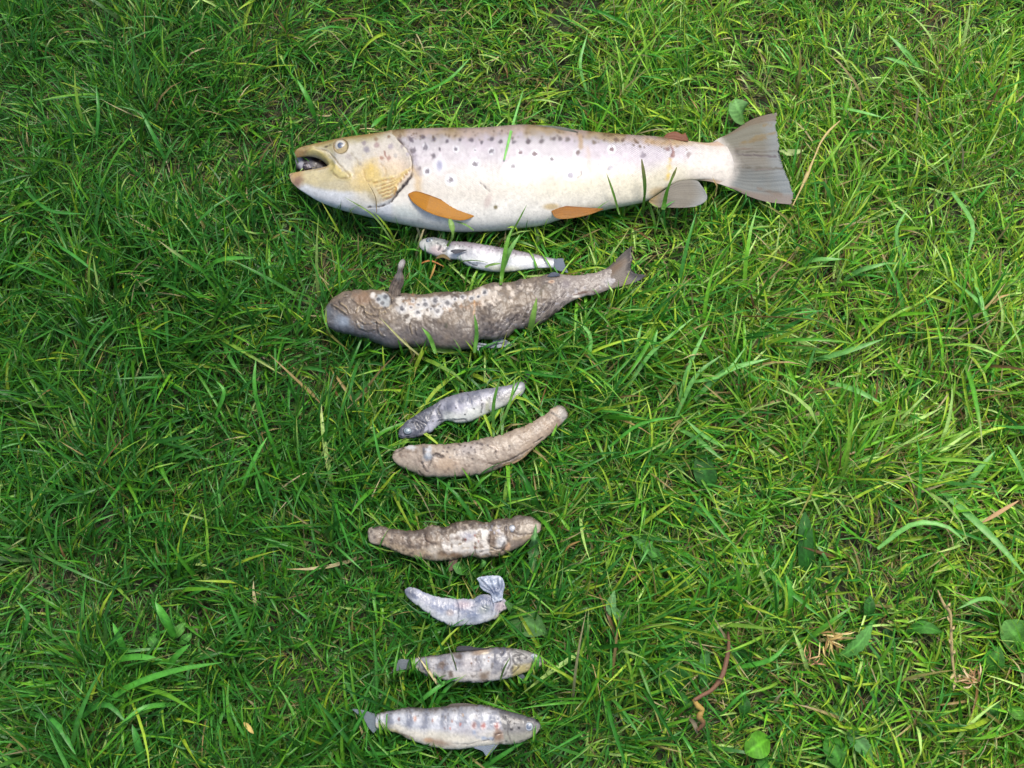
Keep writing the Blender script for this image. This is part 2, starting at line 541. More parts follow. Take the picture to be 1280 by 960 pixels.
def paint_trout(S):
    X, Y, U, W = S.X, S.Y, S.U, S.W
    # along-height zones follow W (1 back, -1 belly)
    n = S.fb(26, 2); n2 = S.fb(7, 4)
    S.mix((202, 197, 198), 1.0 + 0 * X)
    S.mix((222, 216, 206), sst(0.25, -0.15, W + 0.25 * (n - 0.5)))
    S.mix((228, 220, 200), sst(-0.05, -0.45, W + 0.3 * (n - 0.5)) * (0.35 + 0.65 * sst(560, 760, X)))
    S.mix((230, 224, 190), 0.35 * sst(-0.1, -0.6, W) * sst(640, 700, X) * sst(900, 820, X))
    S.mix((246, 242, 230), sst(-0.35, -0.85, W + 0.25 * (n - 0.5)) * sst(830, 640, X))
    S.mix((166, 160, 160), sst(0.42, 0.75, W + 0.2 * (n - 0.5)) * 0.75)
    S.mix((168, 148, 112), sst(0.6, 0.8, W + 0.22 * (n2 - 0.5)) * 0.9)
    S.mix((122, 98, 62), sst(0.78, 0.95, W + 0.2 * (n2 - 0.5)) * 0.85)
    S.mix((236, 226, 228), 0.5 * S.fb(14, 8) * sst(-0.2, 0.2, W) * sst(0.6, 0.3, W))
    S.mix((206, 192, 204), 0.3 * sst(0.45, 0.65, S.fb(40, 18)) * sst(-0.3, 0.1, W))
    S.A[:] = sst(0.18, 0.5, W + 0.2 * (n - 0.5)) * sst(508, 540, X) * (1 - sst(840, 880, X) * 0.7) * 0.8 + 0.28 * sst(520, 540, X) * sst(-.7, -.2, W) * sst(900, 850, X)
    # spots: position in photo points, size, halo
    def spot(x, y, r, halo=0.0, c=(104, 92, 104), k=0.85):
        if halo: S.mix((250, 250, 252), 0.9 * S.blob(x, y, r * halo, soft=0.35))
        c = [q * .92 for q in c]; r = r * 1.05
        m = S.blob(x, y, r, r * srng.uniform(0.8, 1.15), srng.uniform(0, 180), 0.45, wob=0.6)
        S.mix(c, k * m); S.dz -= 0.12 * m
    for x, y, r, hl in [(975, 300, 13, 2.1), (1165, 311, 13, 2.2), (854, 380, 14, 2.0), (735, 336, 13, 1.5), (728, 215, 13, 1.3),
                        (798, 225, 9, 0), (880, 226, 11, 1.4), (767, 258, 12, 0), (1058, 236, 11, 1.5), (975, 230, 5, 1.5), (663, 236, 13, 0),
                        (655, 178, 12, 0), (697, 322, 10, 0), (835, 186, 9, 0), (957, 178, 11, 0), (1008, 190, 8, 0), (1060, 175, 10, 0),
                        (1103, 186, 11, 0), (1170, 190, 10, 0), (1240, 187, 10, 0), (900, 178, 8, 0), (770, 178, 10, 0), (715, 165, 9, 0)]:
        (px, py), = A((x, y)); spot(px, py, r / 4, hl)
    (px, py), = A((798, 307)); S.mix((240, 240, 244), 0.5 * S.blob(px, py, 8, 10)); S.mix((150, 152, 178), 0.8 * S.blob(px, py, 3.6, 6, 0, 0.6))
    for x, y, r, hl, c in [(65, 258, 11, 1.7, (104, 52, 62)), (142, 281, 8, 1.6, (84, 58, 74)), (258, 250, 10, 1.4, (104, 62, 58)), (407, 237, 11, 1.7, (108, 46, 54)),
                           (550, 262, 11, 0, (150, 138, 150)), (655, 236, 9, 0, (134, 92, 92)), (750, 259, 11, 1.5, (112, 62, 76)), (225, 353, 11, 2.3, (150, 142, 160)),
                           (400, 320, 10, 0, (186, 184, 194)), (870, 321, 13, 0, (204, 196, 184)), (35, 204, 11, 0, (110, 96, 100)), (95, 202, 10, 0, (110, 96, 100)),
                           (150, 190, 9, 0, (112, 98, 98)), (178, 190, 9, 0, (112, 98, 98)), (212, 192, 11, 0, (118, 104, 98)), (330, 206, 9, 0, (132, 112, 92)),
                           (425, 194, 9, 0, (120, 92, 70)), (456, 196, 9, 0, (120, 92, 70)), (515, 200, 8, 0, (130, 100, 72)), (590, 205, 9, 0, (124, 92, 62)),
                           (1275 / 1.125 - 1133, 252, 9, 1.6, (104, 46, 60))]:
        (px, py), = Bz((x, y)); spot(px, py, r / 3.556, hl, c)
    S.mix((96, 86, 100), 0.8 * S.line(Bz((270, 335), (272, 350), (255, 362)), 1.2))
    for i in range(110):       # freckles of the back
        px = srng.uniform(512, 870)
        tk = np.interp(px, [512, 560, 670, 780, 870], [166, 163, 160, 169, 178])
        spot(px, tk + srng.uniform(1, 13), srng.uniform(.6, 1.5), 0, (116, 92, 64), 0.6)
    # brown stains and the line-shaped scar
    S.mix((178, 150, 110), 0.8 * S.line(Bz((268, 178), (272, 230)), 5, 0.9))
    S.mix((190, 160, 112), 0.65 * S.line(Bz((560, 200), (640, 212), (760, 205)), 7, 0.9))
    m = S.line(Bz((662, 190), (680, 240), (672, 285)), 3.4); S.mix((140, 84, 72), 0.85 * m); S.dz -= 0.5 * m
    S.mix((226, 196, 92), 0.85 * S.line(Bz((670, 285), (660, 330), (652, 372)), 4.5, 0.8))
    S.mix((206, 180, 150), 0.4 * S.line(Bz((300, 230), (310, 330)), 5, 0.9))
    m = S.line(A((998, 390), (1020, 412), (1045, 436)), 1.8); S.mix((92, 82, 82), 0.85 * m); S.dz -= 0.3 * m
    S.mix((128, 116, 70), 0.9 * S.blob(*A((1078, 516))[0], 2.6)); S.mix((210, 190, 180), 0.6 * S.blob(*A((1040, 485))[0], 4, 9, 20))
    S.mix((206, 176, 110), 0.7 * S.blob(*Bz((140, 492))[0], 10, 4)); S.mix((196, 160, 90), 0.5 * S.blob(*Bz((620, 430))[0], 12, 7))
    S.mix((196, 208, 204), 0.6 * S.blob(*A((630, 545))[0], 20, 7, 15, 0.8, 0.5))
    # flesh of the tail root
    S.mix((228, 220, 208), 0.8 * sst(845, 880, X))
    S.mix((190, 150, 110), 0.6 * sst(0.85, 0.97, W) * sst(855, 880, X)); S.mix((200, 166, 130), 0.6 * sst(-0.9, -0.98, W) * sst(855, 880, X)); S.mix((184, 182, 172), .7 * sst(905, 925, X))
    # ---------------- head
    d = S.side(GILL)                                  # < 0 in front of the gill opening
    hd = sst(1, -1, d)
    hm = sst(510, 490, X + 0.25 * (Y - 200)) * sst(3, -1, d)
    head = np.clip(hd * sst(262, 256, Y) + sst(470, 455, X), 0, 1)
    S.A *= 1 - head
    S.mix((206, 200, 186), head)
    S.mix((222, 212, 198), head * 0.7 * S.blob(*A((560, 280))[0], 30, 22, 0, 0.7))
    S.mix((228, 206, 186), head * 0.7 * S.blob(*A((590, 330))[0], 22, 14, 30, 0.8))
    S.mix((168, 156, 104), head * 0.85 * sst(0.55, 0.85, W + 0.1 * (n2 - .5)) * sst(505, 455, X))
    S.mix((150, 118, 66), head * 0.75 * sst(0.74, 0.95, W + 0.1 * (n2 - .5)))
    S.mix((190, 178, 130), 0.7 * S.poly(A((85, 225), (280, 185), (270, 250), (230, 262), (180, 232), (110, 225)), 4))
    S.mix((150, 138, 108), .45 * S.line(A((360, 250), (392, 290), (384, 340), (350, 372)), 2.2, .9)); S.mix((150, 138, 108), .5 * S.line(A((262, 196), (330, 240), (345, 262)), 1.6, .9))
    S.mix((226, 219, 200), 0.8 * S.line(A((170, 226), (225, 240), (262, 272), (300, 300), (345, 330)), 6, 0.9))
    # jaw colours
    S.mix((206, 196, 164), S.poly(A((40, 340), (240, 312), (330, 370), (470, 380), (460, 440), (300, 436), (150, 440), (60, 400)), 3, 2))
    S.mix((212, 198, 150), 0.5 * S.poly(A((100, 350), (250, 325), (300, 380), (180, 395), (100, 390)), 4, 3))
    S.mix((224, 226, 226), S.poly(A((88, 398), (130, 405), (250, 436), (430, 440), (470, 500), (560, 480), (560, 590), (300, 560), (60, 430)), 4, 2))
    S.mix((176, 146, 112), 0.8 * S.poly(A((38, 340), (98, 335), (112, 372), (96, 412), (60, 410), (40, 380)), 6, 4, 6))
    S.mix((136, 104, 92), 0.6 * S.blob(*A((88, 388))[0], 5, 7, 20, .8, .5)); S.mix((190, 160, 104), 0.6 * S.blob(*A((85, 350))[0], 8, 4, 0, .8, .5))
    # maxilla: the long yellow plate behind the mouth
    mx = A((165, 238), (215, 262), (260, 312), (300, 350), (338, 362))
    m = S.line(mx, 11, 0.55); S.mix((212, 196, 128), 0.8 * m); S.dz += 0.7 * m
    S.mix((232, 212, 140), 0.7 * S.line(A((200, 250), (250, 290), (300, 335)), 4, 0.9))
    m = S.line(A((180, 222), (235, 238), (280, 280), (318, 325), (346, 358), (335, 374), (290, 366), (255, 335)), 1.7)
    S.mix((150, 130, 88), 0.6 * m); S.dz -= 0.4 * m
    # cheek
    S.mix((226, 194, 84), 0.8 * S.blob(*A((452, 345))[0], 12, 13, 0, 0.8, 0.5))
    S.mix((218, 198, 138), 0.55 * S.blob(*A((500, 400))[0], 32, 17, -35, 0.7))
    S.mix((226, 202, 140), 0.6 * S.poly(A((380, 300), (420, 300), (470, 400), (400, 440), (340, 400)), 8))
    for k, pl in enumerate([A((500, 300), (528, 330), (520, 370), (478, 402)), A((415, 330), (430, 380), (480, 390))]):
        m = S.line(pl, 2.2, .9); S.mix((190, 158, 96), 0.4 * m); S.dz -= 0.22 * m
    # branchiostegal rays
    for k in range(6):
        o = k * 17
        pl = A((470 + k * 9, 388 + o), (540 + k * 6, 372 + o * 0.9), (600 - k * 4, 350 + o * 0.82), (652 - k * 15, 326 + o * 1.0))
        m = S.line(pl, 2.6, 0.8); S.dz += 0.7 * m; S.mix((236, 214, 140), 0.6 * m)
        pl = [(a, b + 2.3) for a, b in pl]
        m = S.line(pl, 1.4, 0.8); S.dz -= 0.4 * m; S.mix((170, 118, 40), 0.8 * m)
    # gill cover bulge and its edge
    S.dz += 1.3 * sst(-16, -1, d) * sst(1.5, -0.5, d) * sst(258, 235, Y) * head
    g = S.line(GILL[1:], 1.9, 0.5); S.mix((70, 56, 52), 0.92 * g * sst(170, 177, Y)); S.dz -= 1.0 * g
    g = S.line(A((650, 375), (608, 422), (590, 440)), 3.2, 0.5); S.mix((54, 38, 36), 0.9 * g)
    S.mix((214, 186, 140), 0.7 * S.line(A((676, 330), (690, 380), (690, 440)), 9, 0.9))
    S.mix((150, 142, 154), 0.5 * S.line(A((672, 250), (684, 310), (700, 350)), 5, 0.9))
    m = S.line(A((595, 172), (640, 220), (668, 262)), 4, 0.9); S.mix((120, 104, 96), 0.5 * m)
    for x, y, r, c in [(420, 195, 11, (150, 138, 140)), (433, 228, 15, (150, 144, 152)), (485, 206, 14, (168, 144, 140)), (553, 213, 14, (170, 160, 166)),
                       (508, 270, 10, (170, 128, 104)), (545, 270, 11, (172, 134, 118)), (577, 258, 11, (182, 178, 170)), (343, 262, 16, (186, 178, 170)),
                       (400, 298, 9, (176, 166, 148)), (610, 215, 9, (160, 150, 150)), (480, 175, 9, (150, 124, 90)), (250, 205, 7, (140, 128, 92)),
                       (600, 160, 9, (130, 104, 74)), (545, 165, 8, (140, 112, 78)), (640, 255, 9, (186, 178, 184))]:
        (px, py), = A((x, y)); S.mix(c, 0.8 * S.blob(px, py, r / 4, soft=0.5, wob=0.4))
    m = S.line(A((524, 238), (528, 262), (545, 285)), 1.4); S.mix((150, 92, 72), 0.7 * m)
    # eye socket
    (ex, ey), = A((304, 211))
    r = np.hypot(X - ex, Y - ey)
    S.mix((186, 168, 124), 0.9 * (sst(11, 8.6, r))); S.mix((116, 98, 62), 0.8 * sst(1.2, 0.2, np.abs(r - 9.2)))
    S.dz -= 1.0 * sst(9.5, 7.5, r); S.dz += 0.4 * np.exp(-((r - 10.5) / 2.0) ** 2)
    m = S.line(A((120, 218), (150, 222)), 2); S.mix((120, 100, 60), 0.6 * m)
    (nx, ny), = A((232, 213)); S.mix((90, 76, 50), 0.8 * S.blob(nx, ny, 2.6, 1.3, -20))
    # lips
    S.mix((170, 140, 96), 0.6 * S.line(A((240, 316), (150, 330), (60, 346)), 2.2))
    S.dz += 0.25 * (S.fb(30, 21) - 0.5) + 0.35 * (S.fb(90, 22) - 0.5) * 2
    S.C *= (0.93 + 0.14 * S.fb(3.2, 40, 2))[..., None]
parts1 = [('lower_jaw', 'pale yellowish lower jaw with a brown tip', lambda X, Y: (X < 408) & (Y > 209 - (X - 362) * 0.03)),
          ('gill_cover', 'pinkish grey gill cover with yellow rays', lambda X, Y: (X > 452) & (X < np.interp(Y, [167, 172.5, 185, 198, 211, 224, 236, 247, 256, 259],
                                                                                       [490, 496, 507.5, 514.5, 516.5, 512.5, 502, 493, 480, 460])) & (Y < 259) & (Y > 170)),
          ('head', None, lambda X, Y: X < np.interp(Y, [160, 168, 172, 259, 262, 300], [484, 488, 490, 462, 455, 445])),
          ('body', None, None)]
loft(T, B, 640, 116, ZT, ([0, .05, .15, .25, .5, .75, .9, .96, 1], [.42, .44, .48, .5, .5, .44, .3, .17, .08]), paint_trout, t1, parts1, M_TROUT, F=F,
     E=[(903, 174), (918, 184), (926, 200), (925, 214), (914, 226), (898, 230)],
     edge=(0.022, 0.045), fade=0.15, zbend=([0, .1, .3, .8, .93, 1], [-2 * MM, 0, 0, -2 * MM, -5 * MM, -6.4 * MM]), grime=.16)
put_eye(*A((304, 211))[0], 8.6, 8.4, t1, [(0, (44, 60, 84)), (.34, (66, 88, 122)), (.42, (34, 42, 54)), (.5, (206, 202, 186)), (.72, (204, 198, 182)), (.9, (178, 158, 124)), (1, (150, 130, 96))],
        dome=0.42, pupil=0.45)
# inside of the mouth: palate, dark throat and tongue
def throat_paint(S):
    S.mix((30, 20, 20), 1.0 + 0 * S.X)
    S.mix((176, 176, 184), S.poly(A((70, 245), (105, 255), (118, 290), (130, 326), (104, 330), (80, 290)), 2, 2))
    S.mix((120, 118, 126), 0.8 * S.blob(*A((150, 296))[0], 9, 4, 60, 0.7, 0.4))
    S.mix((60, 26, 26), 0.7 * S.blob(*A((205, 300))[0], 8, 5)); S.dz += 0.6 * S.fb(5, 3)
loft(A((74, 243), (120, 240), (180, 245), (270, 290)), A((84, 330), (140, 340), (200, 345), (275, 335)), 60, 40, ZT - 9 * MM, 0.3, throat_paint, t1,
     [('mouth_lining', 'dark throat behind grey gums', None)], M_SKIN, foot=False)
def tongue_paint(S):
    S.mix((176, 172, 178), 1.0 + 0 * S.X); S.mix((70, 60, 66), sst(.4, .6, S.fb(4, 9))); S.dz += 0.5 * S.fb(4, 9)
loft(A((112, 322), (116, 304), (128, 294), (144, 300), (160, 320)), A((112, 322), (124, 330), (144, 331), (160, 320)), 40, 30, ZT - 4 * MM, 0.6, tongue_paint, t1,
     [('tongue', 'grey white tongue', None)], M_SKIN, foot=False)
# fins
def orange(S):
    S.mix((140, 92, 30), 0.8 * sst(0.75, 0.98, S.W)); S.mix((206, 146, 40), 0.3 * sst(-0.3, -0.9, S.W) * S.fb(12, 3)); S.mix((190, 130, 60), 0.5 * sst(.12, 0, S.U))
fin('pectoral_fin', A((645, 447), (680, 436), (740, 452), (820, 482), (900, 508), (960, 524), (1000, 545)),
    A((640, 455), (662, 488), (712, 526), (770, 553), (840, 573), (905, 582), (950, 572), (1000, 545)), ZT + 20.2 * MM, t1, (204, 146, 34), rays=14, paint=orange,
    raycol=(128, 76, 0), label='orange pectoral fin', thick=0.6, sag=([0, .3, 1], [-4 * MM, -3 * MM, -9.5 * MM]))
def orange2(S):
    S.mix((206, 160, 100), 0.5 * sst(-.2, -.9, S.W)); S.mix((150, 92, 40), .6 * sst(.6, .95, S.W))
fin('pelvic_fin', Bz((138, 500), (180, 488), (250, 492), (370, 501)), Bz((140, 516), (160, 542), (210, 546), (300, 530), (370, 505)), ZT + 8 * MM, t1,
    (184, 128, 50), rays=8, paint=orange2, label='orange brown pelvic fin', thick=0.9, sag=([0, .5, 1], [0, 0, -2 * MM]))
def analp(S):
    S.mix((196, 170, 112), 0.7 * sst(0.35, 0, S.U)); S.mix((196, 204, 206), 0.5 * sst(.7, 1, S.U))
fin('anal_fin', Bz((575, 462), (640, 420), (700, 380), (780, 374), (810, 402)), Bz((572, 470), (600, 494), (650, 496), (720, 497), (775, 492)), ZT - 3 * MM, t1,
    (158, 152, 138), E=Bz((810, 402), (826, 430), (832, 455), (812, 478), (775, 492)), rays=13, paint=analp, raycol=(92, 84, 72),
    label='greyish ribbed anal fin', thick=1.0, foot=True, wavy=0.3, sag=([0, 1], [0, 4 * MM]))
fin('dorsal_fin', Bz((20, 139), (70, 131), (130, 132), (200, 140), (258, 160)), Bz((20, 150), (120, 152), (200, 158), (258, 163)), ZT + 8 * MM, t1, (132, 136, 124), rays=7,
    label='folded grey dorsal fin', thick=1.0)
fin('adipose_fin', Bz((636, 186), (655, 166), (690, 158), (722, 170), (734, 164), (748, 192)), Bz((640, 190), (680, 194), (720, 200), (748, 202)), ZT - 1 * MM, t1, (150, 100, 72), rays=3,
    label='small reddish adipose fin', thick=0.7, raycol=(110, 60, 40))
def tailp(S):
    X, Y, U, W = S.X, S.Y, S.U, S.W
    e = np.interp(Y, [165, 190, 205, 225, 245], [898, 914, 924, 918, 905])
    S.mix((152, 150, 130), 0.7 * sst(.2, .8, W)); S.mix((138, 150, 152), 0.7 * sst(0, -.6, W) * (1 - .5 * S.fb(7, 9)))
    S.mix((164, 172, 174), 0.6 * sst(.75, .95, U))
    for q, w, c in [(((950, 245), (1050, 247), (1140, 243)), 2.2, (112, 104, 92)), (((950, 258), (1060, 264), (1140, 268)), 2.0, (104, 90, 96)),
                    (((990, 318), (1080, 322), (1165, 324)), 3.2, (110, 104, 90)), (((980, 214), (1030, 200), (1090, 185)), 4, (150, 128, 84)),
                    (((1000, 212), (1060, 180), (1130, 165)), 3, (158, 140, 100)), (((1080, 130), (1120, 128)), 3, (160, 140, 100)),
                    (((960, 235), (1030, 232)), 2, (140, 124, 110)), (((1060, 410), (1160, 440)), 4, (136, 122, 108)), (((1030, 330), (1110, 328)), 1.6, (130, 116, 108))]:
        S.mix(c, 0.75 * S.line(Bz(*q), w, 0.7))
    S.mix((160, 132, 112), 0.5 * sst(-.9, -.98, W)); S.mix((140, 118, 92), 0.6 * sst(.92, .98, W))
    k = sst(8, -10, X - e + 8 * (S.fb(6, 3) - .5)); S.mix((228, 220, 208), k); S.dz *= 1 - k
fin('tail_fin', Bz((850, 211), (880, 190), (940, 160), (1020, 108), (1080, 85), (1140, 71)), Bz((850, 380), (900, 396), (960, 420), (1020, 448), (1100, 472), (1200, 483)), ZT - 7 * MM, t1,
    (146, 142, 130), E=Bz((1140, 71), (1138, 110), (1136, 150), (1150, 205), (1152, 260), (1168, 320), (1184, 355), (1200, 400), (1214, 440), (1200, 483)), rays=19, raycol=(104, 92, 74),
    paint=tailp, nu=150, M=110, thick=1.3, label='broad grey tail fin with a white fleshy root', foot=True, ragE=1.3, ray_amp=0.4, wavy=0.5, sag=([0, 1], [0, 5 * MM]))

# ================================================================== 2. small silver fish
G = zone(510, 280, 5.818)
t2 = thing('small_trout', 'small white-bellied silver fish just under the belly of the large trout', 'fish', origin(617, 318),
           'dead fish laid out in a column on the grass')
Z2 = 25 * MM
def p2(S):
    W, X = S.W, S.X
    n = S.fb(12, 3)
    S.mix((168, 160, 166), sst(.25, .6, W + .3 * (n - .5))); S.mix((128, 124, 122), 0.8 * sst(.65, .95, W)); S.mix((228, 230, 230), sst(.3, -.1, W + .3 * (n - .5)))
    S.mix((150, 150, 160), .6 * S.blob(*G((440, 215))[0], 13, 4, 15, .7)); S.mix((206, 200, 206), .8 * S.blob(*G((560, 190))[0], 14, 5, 10, .7))
    for i in range(40):
        q = srng.uniform(330, 1000); S.mix((104, 98, 100), .6 * S.blob(*G((q, np.interp(q, [330, 600, 1000], [150, 178, 248]) + srng.normal(0, 14)))[0], 1, soft=.5))
    hd = sst(561, 557, X)
    S.mix((176, 178, 174), hd); S.mix((212, 196, 192), .8 * hd * S.blob(*G((210, 190))[0], 9, 6)); S.mix((214, 216, 210), .8 * hd * S.blob(*G((110, 160))[0], 8, 8))
    S.mix((120, 124, 130), .8 * hd * sst(.4, .8, W) * S.fb(5, 6))
    for pl in [G((285, 128), (298, 155), (285, 185), (255, 205)), G((215, 140), (232, 160), (222, 190))]:
        m = S.line(pl, 1.6); S.mix((78, 76, 80), .8 * m); S.dz -= .6 * m
    m = S.line(G((380, 262), (430, 275), (490, 298), (500, 285)), 2); S.mix((96, 96, 104), .85 * m); S.dz -= .5 * m
    S.mix((208, 206, 150), .5 * S.blob(*G((700, 330))[0], 20, 4, 0, .8)); S.mix((176, 186, 196), .8 * sst(688, 693, X))
    S.dz += .6 * (S.fb(8, 4) - .5) + .2 * (S.fb(2.5, 7) - .5)
loft(G((80, 150), (88, 126), (130, 105), (180, 98), (260, 112), (300, 125), (450, 135), (600, 160), (750, 185), (900, 215), (1060, 253)),
     G((80, 150), (90, 175), (130, 205), (200, 235), (300, 255), (370, 262), (430, 300), (500, 325), (600, 345), (750, 347), (900, 325), (1060, 318)),
     230, 56, Z2, ([0, .2, .5, 1], [.6, .52, .48, .35]), p2, t2, [('head', None, lambda X, Y: X < 560), ('body', None, None)], M_SKIN, grime=0.18, rag=.5)
put_eye(*G((160, 121))[0], 5.2, 3.6, t2, [(0, (30, 38, 50)), (.3, (40, 50, 66)), (.45, (170, 184, 194)), (.7, (120, 134, 146)), (1, (52, 58, 66))], dome=.5, pupil=.35)
fin('pectoral_fin', G((310, 192), (350, 184), (430, 188)), G((310, 200), (350, 216), (430, 190)), Z2 + 7 * MM, t2, (112, 112, 118), rays=6, label='dark folded pectoral fin', thick=.6,
    sag=([0, 1], [0, -1 * MM]))
fin('tail_fin', G((1030, 252), (1070, 250), (1130, 248)), G((1030, 315), (1080, 336), (1165, 357)), Z2 - 1 * MM, t2, (142, 152, 164), E=G((1130, 248), (1138, 290), (1150, 320), (1165, 357)),
    rays=12, raycol=(104, 116, 132), label='blue grey tail fin', ragE=.6, foot=True, sag=([0, 1], [0, 1.5 * MM]), thick=.7)

# ================================================================== 3. big decayed fish
D = zone(395, 310, 5.818); E_ = zone(600, 300, 5.818)
t3 = thing('decayed_trout', 'second largest fish, slimy brown and rotten, with one fin sticking up', 'fish', origin(600, 385),
           'dead fish laid out in a column on the grass')
Z3 = 29.5 * MM
def p3(S):
    X, Y, U, W = S.X, S.Y, S.U, S.W
    n = S.fb(22, 5); f = S.fb(4, 6, 3)
    S.C[:] = lin((128, 115, 100)) * ALB; S.mix((146, 130, 110), .8 * sst(.4, .7, n)); S.mix((104, 92, 82), .8 * sst(.5, .75, S.fb(12, 15)))
    S.mix((124, 120, 120), .7 * sst(-.1, -.7, W) * S.fb(14, 25) * 1.4)
    S.mix((150, 138, 120), .35 * sst(.62, .8, f)); S.mix((84, 74, 66), .45 * sst(.42, .26, f))
    S.mix((160, 150, 142), .8 * sst(680, 710, X))
    # pale skin of the back showing through
    pale = S.poly(D((585, 350), (592, 400), (588, 478), (640, 500), (665, 545), (700, 512), (800, 500), (900, 508), (960, 460), (1040, 425), (1110, 380), (1270, 345), (1330, 350),
                    (1330, 300), (1240, 290), (1100, 335), (960, 350), (800, 362), (700, 350)), 2.2, 7, 7)
    pale = pale * sst(.28, .46, S.fb(5, 19))
    S.mix((205, 198, 186), pale); S.dz -= .5 * pale
    for x, y, r in [(50, 395, 60), (10, 420, 45), (120, 350, 18), (145, 346, 16), (215, 346, 22), (240, 390, 24), (310, 345, 26), (360, 350, 28), (105, 470, 13), (65, 440, 22),
                    (30, 470, 22), (230, 447, 14), (350, 330, 16), (15, 380, 40), (145, 430, 11), (-40, 400, 40)]:
        (px, py), = E_((x, y)); m = S.blob(px, py, r / 5.8, r / 7, 0, .5, .8) * sst(.3, .5, S.fb(4, 19)); S.mix((212, 200, 184), .9 * m); S.dz -= .3 * m
    for x, y in [(1130, 370), (1050, 410), (960, 440), (1100, 420), (1180, 400), (700, 345), (650, 385), (700, 400)]:
        S.mix((166, 130, 92), .6 * S.blob(*D((x, y))[0], 5, 4, 0, .6, .7) * sst(.4, .6, S.fb(4, 77)))
    for x, y, r in [(625, 440, 17), (740, 468, 15), (885, 458, 16), (793, 407, 17), (870, 382, 18), (955, 397, 18), (1066, 357, 13), (505, 357, 15), (485, 400, 14), (453, 373, 13),
                    (1130, 365, 12), (835, 440, 8), (905, 425, 8), (690, 430, 9), (1225, 318, 13), (1180, 350, 10), (1010, 372, 9), (745, 410, 9), (705, 385, 8), (790, 378, 9)]:
        (px, py), = D((x, y)); S.mix((218, 216, 212), .7 * S.blob(px, py, r * 1.9 / 5.8, soft=.4, wob=.5)); S.mix((108, 106, 108), .95 * S.blob(px, py, r / 5.8, soft=.45, wob=.4))
        S.mix((146, 144, 144), .4 * S.blob(px, py, r / 14, soft=.5))
    # head
    S.mix((132, 140, 148), .9 * S.blob(*D((180, 540))[0], 13, 10, 35, .8, .4)); S.mix((122, 128, 134), .8 * S.blob(*D((90, 470))[0], 6, 10, 0, .7))
    S.mix((172, 182, 192), .7 * S.blob(*D((205, 540))[0], 6, 6, 0, .8, .4)); S.mix((96, 96, 98), .7 * S.blob(*D((115, 505))[0], 3, 4))
    S.mix((172, 178, 178), .85 * S.poly(D((440, 345), (530, 335), (545, 380), (530, 430), (495, 430), (460, 400)), 2, 2))
    for x, y, r in [(505, 357, 15), (485, 400, 14), (453, 373, 13)]: S.mix((92, 94, 98), .95 * S.blob(*D((x, y))[0], r / 5.8, soft=.4, wob=.4))
    S.mix((222, 216, 206), .95 * S.blob(*D((413, 347))[0], 3.4, 4.2, 20, .4, .5)); S.mix((214, 206, 192), .8 * S.blob(*D((352, 400))[0], 2, 1.6))
    S.mix((150, 122, 94), .8 * S.poly(D((270, 335), (390, 325), (400, 380), (350, 420), (290, 400)), 4, 4))
    wr = [D((245, 345), (262, 385), (300, 415), (345, 440), (345, 480), (390, 520), (425, 528)), D((390, 400), (410, 440), (450, 455), (500, 440)), D((420, 495), (470, 490), (510, 455)),
          D((345, 470), (380, 490), (430, 495)), D((110, 420), (160, 450), (215, 490)), D((160, 400), (210, 440), (230, 480)), D((290, 540), (310, 590), (360, 610), (420, 600)),
          D((300, 520), (350, 560), (440, 545)), D((440, 560), (450, 620), (490, 655)), D((330, 430), (300, 440), (290, 470)), D((540, 380), (545, 420), (520, 455), (500, 475)),
          D((520, 330), (545, 360), (548, 400)), D((680, 560), (690, 620), (700, 640)), D((720, 590), (730, 640)), D((460, 470), (440, 540), (470, 560)), D((200, 360), (240, 350), (255, 330))]
    for k, pl in enumerate(wr):
        m = S.line(pl, 1.9 if k < 6 else 1.4, .7); S.mix((72, 60, 52), .6 * m); S.dz -= .45 * m
        m = S.line([(a + 1.2, b - 1.9) for a, b in pl], 1.5, .8); S.mix((196, 176, 140), .6 * m * (S.fb(4, 66) > .45)); S.dz += .5 * m
    S.mix((170, 176, 180), .55 * sst(.55, .7, S.fb(3, 33)) * sst(490, 470, X) * sst(395, 405, Y))
    S.mix((92, 96, 104), .7 * sst(-.55, -.9, W) * sst(520, 470, X))
    # belly fringe
    fr = sst(.5, .66, fbm(X * 1.0 + Y * .8, (Y - X * .5) * .35, 3.2, 44, 3)) * sst(-.15, -.6, W) * sst(560, 640, X) * sst(720, 695, X)
    S.mix((70, 60, 56), .75 * fr); S.dz -= .9 * fr
    S.mix((178, 178, 184), .5 * sst(.6, .75, S.fb(5, 46)) * sst(0, -.5, W) * sst(560, 700, X))
    # scar marks
    S.mix((220, 190, 160), .9 * S.blob(*E_((520, 302))[0], 3.6, 2, 0, .5)); S.mix((120, 84, 66), .8 * S.blob(*E_((522, 303))[0], 1.8, 1, 0, .5))
    S.mix((112, 78, 60), .8 * S.line(E_((680, 400), (730, 385), (830, 378)), 2.4)); S.mix((226, 220, 208), .95 * S.blob(*E_((700, 412))[0], 5, 1.7, 0, .5))
    S.mix((222, 214, 204), .8 * S.line(E_((575, 395), (585, 420)), 1.6)); S.mix((88, 78, 40), .7 * S.line(E_((430, 420), (460, 340), (480, 330)), 2.6, .8))
    S.mix((200, 150, 80), .7 * S.line(D((1150, 380), (1150, 480)), 2, .7)); S.mix((86, 84, 60), .8 * S.blob(*D((948, 565))[0], 1.8, 3.4))
    S.mix((128, 118, 122), .6 * S.blob(*E_((620, 325))[0], 6, 5, 0, .7)); S.mix((188, 184, 184), .7 * S.blob(*E_((960, 300))[0], 10, 5, -10, .8))
    S.dz += 1.5 * (S.fb(14, 4) - .5) + .5 * (f - .5) + .3 * (S.fb(2.2, 91) - .5)
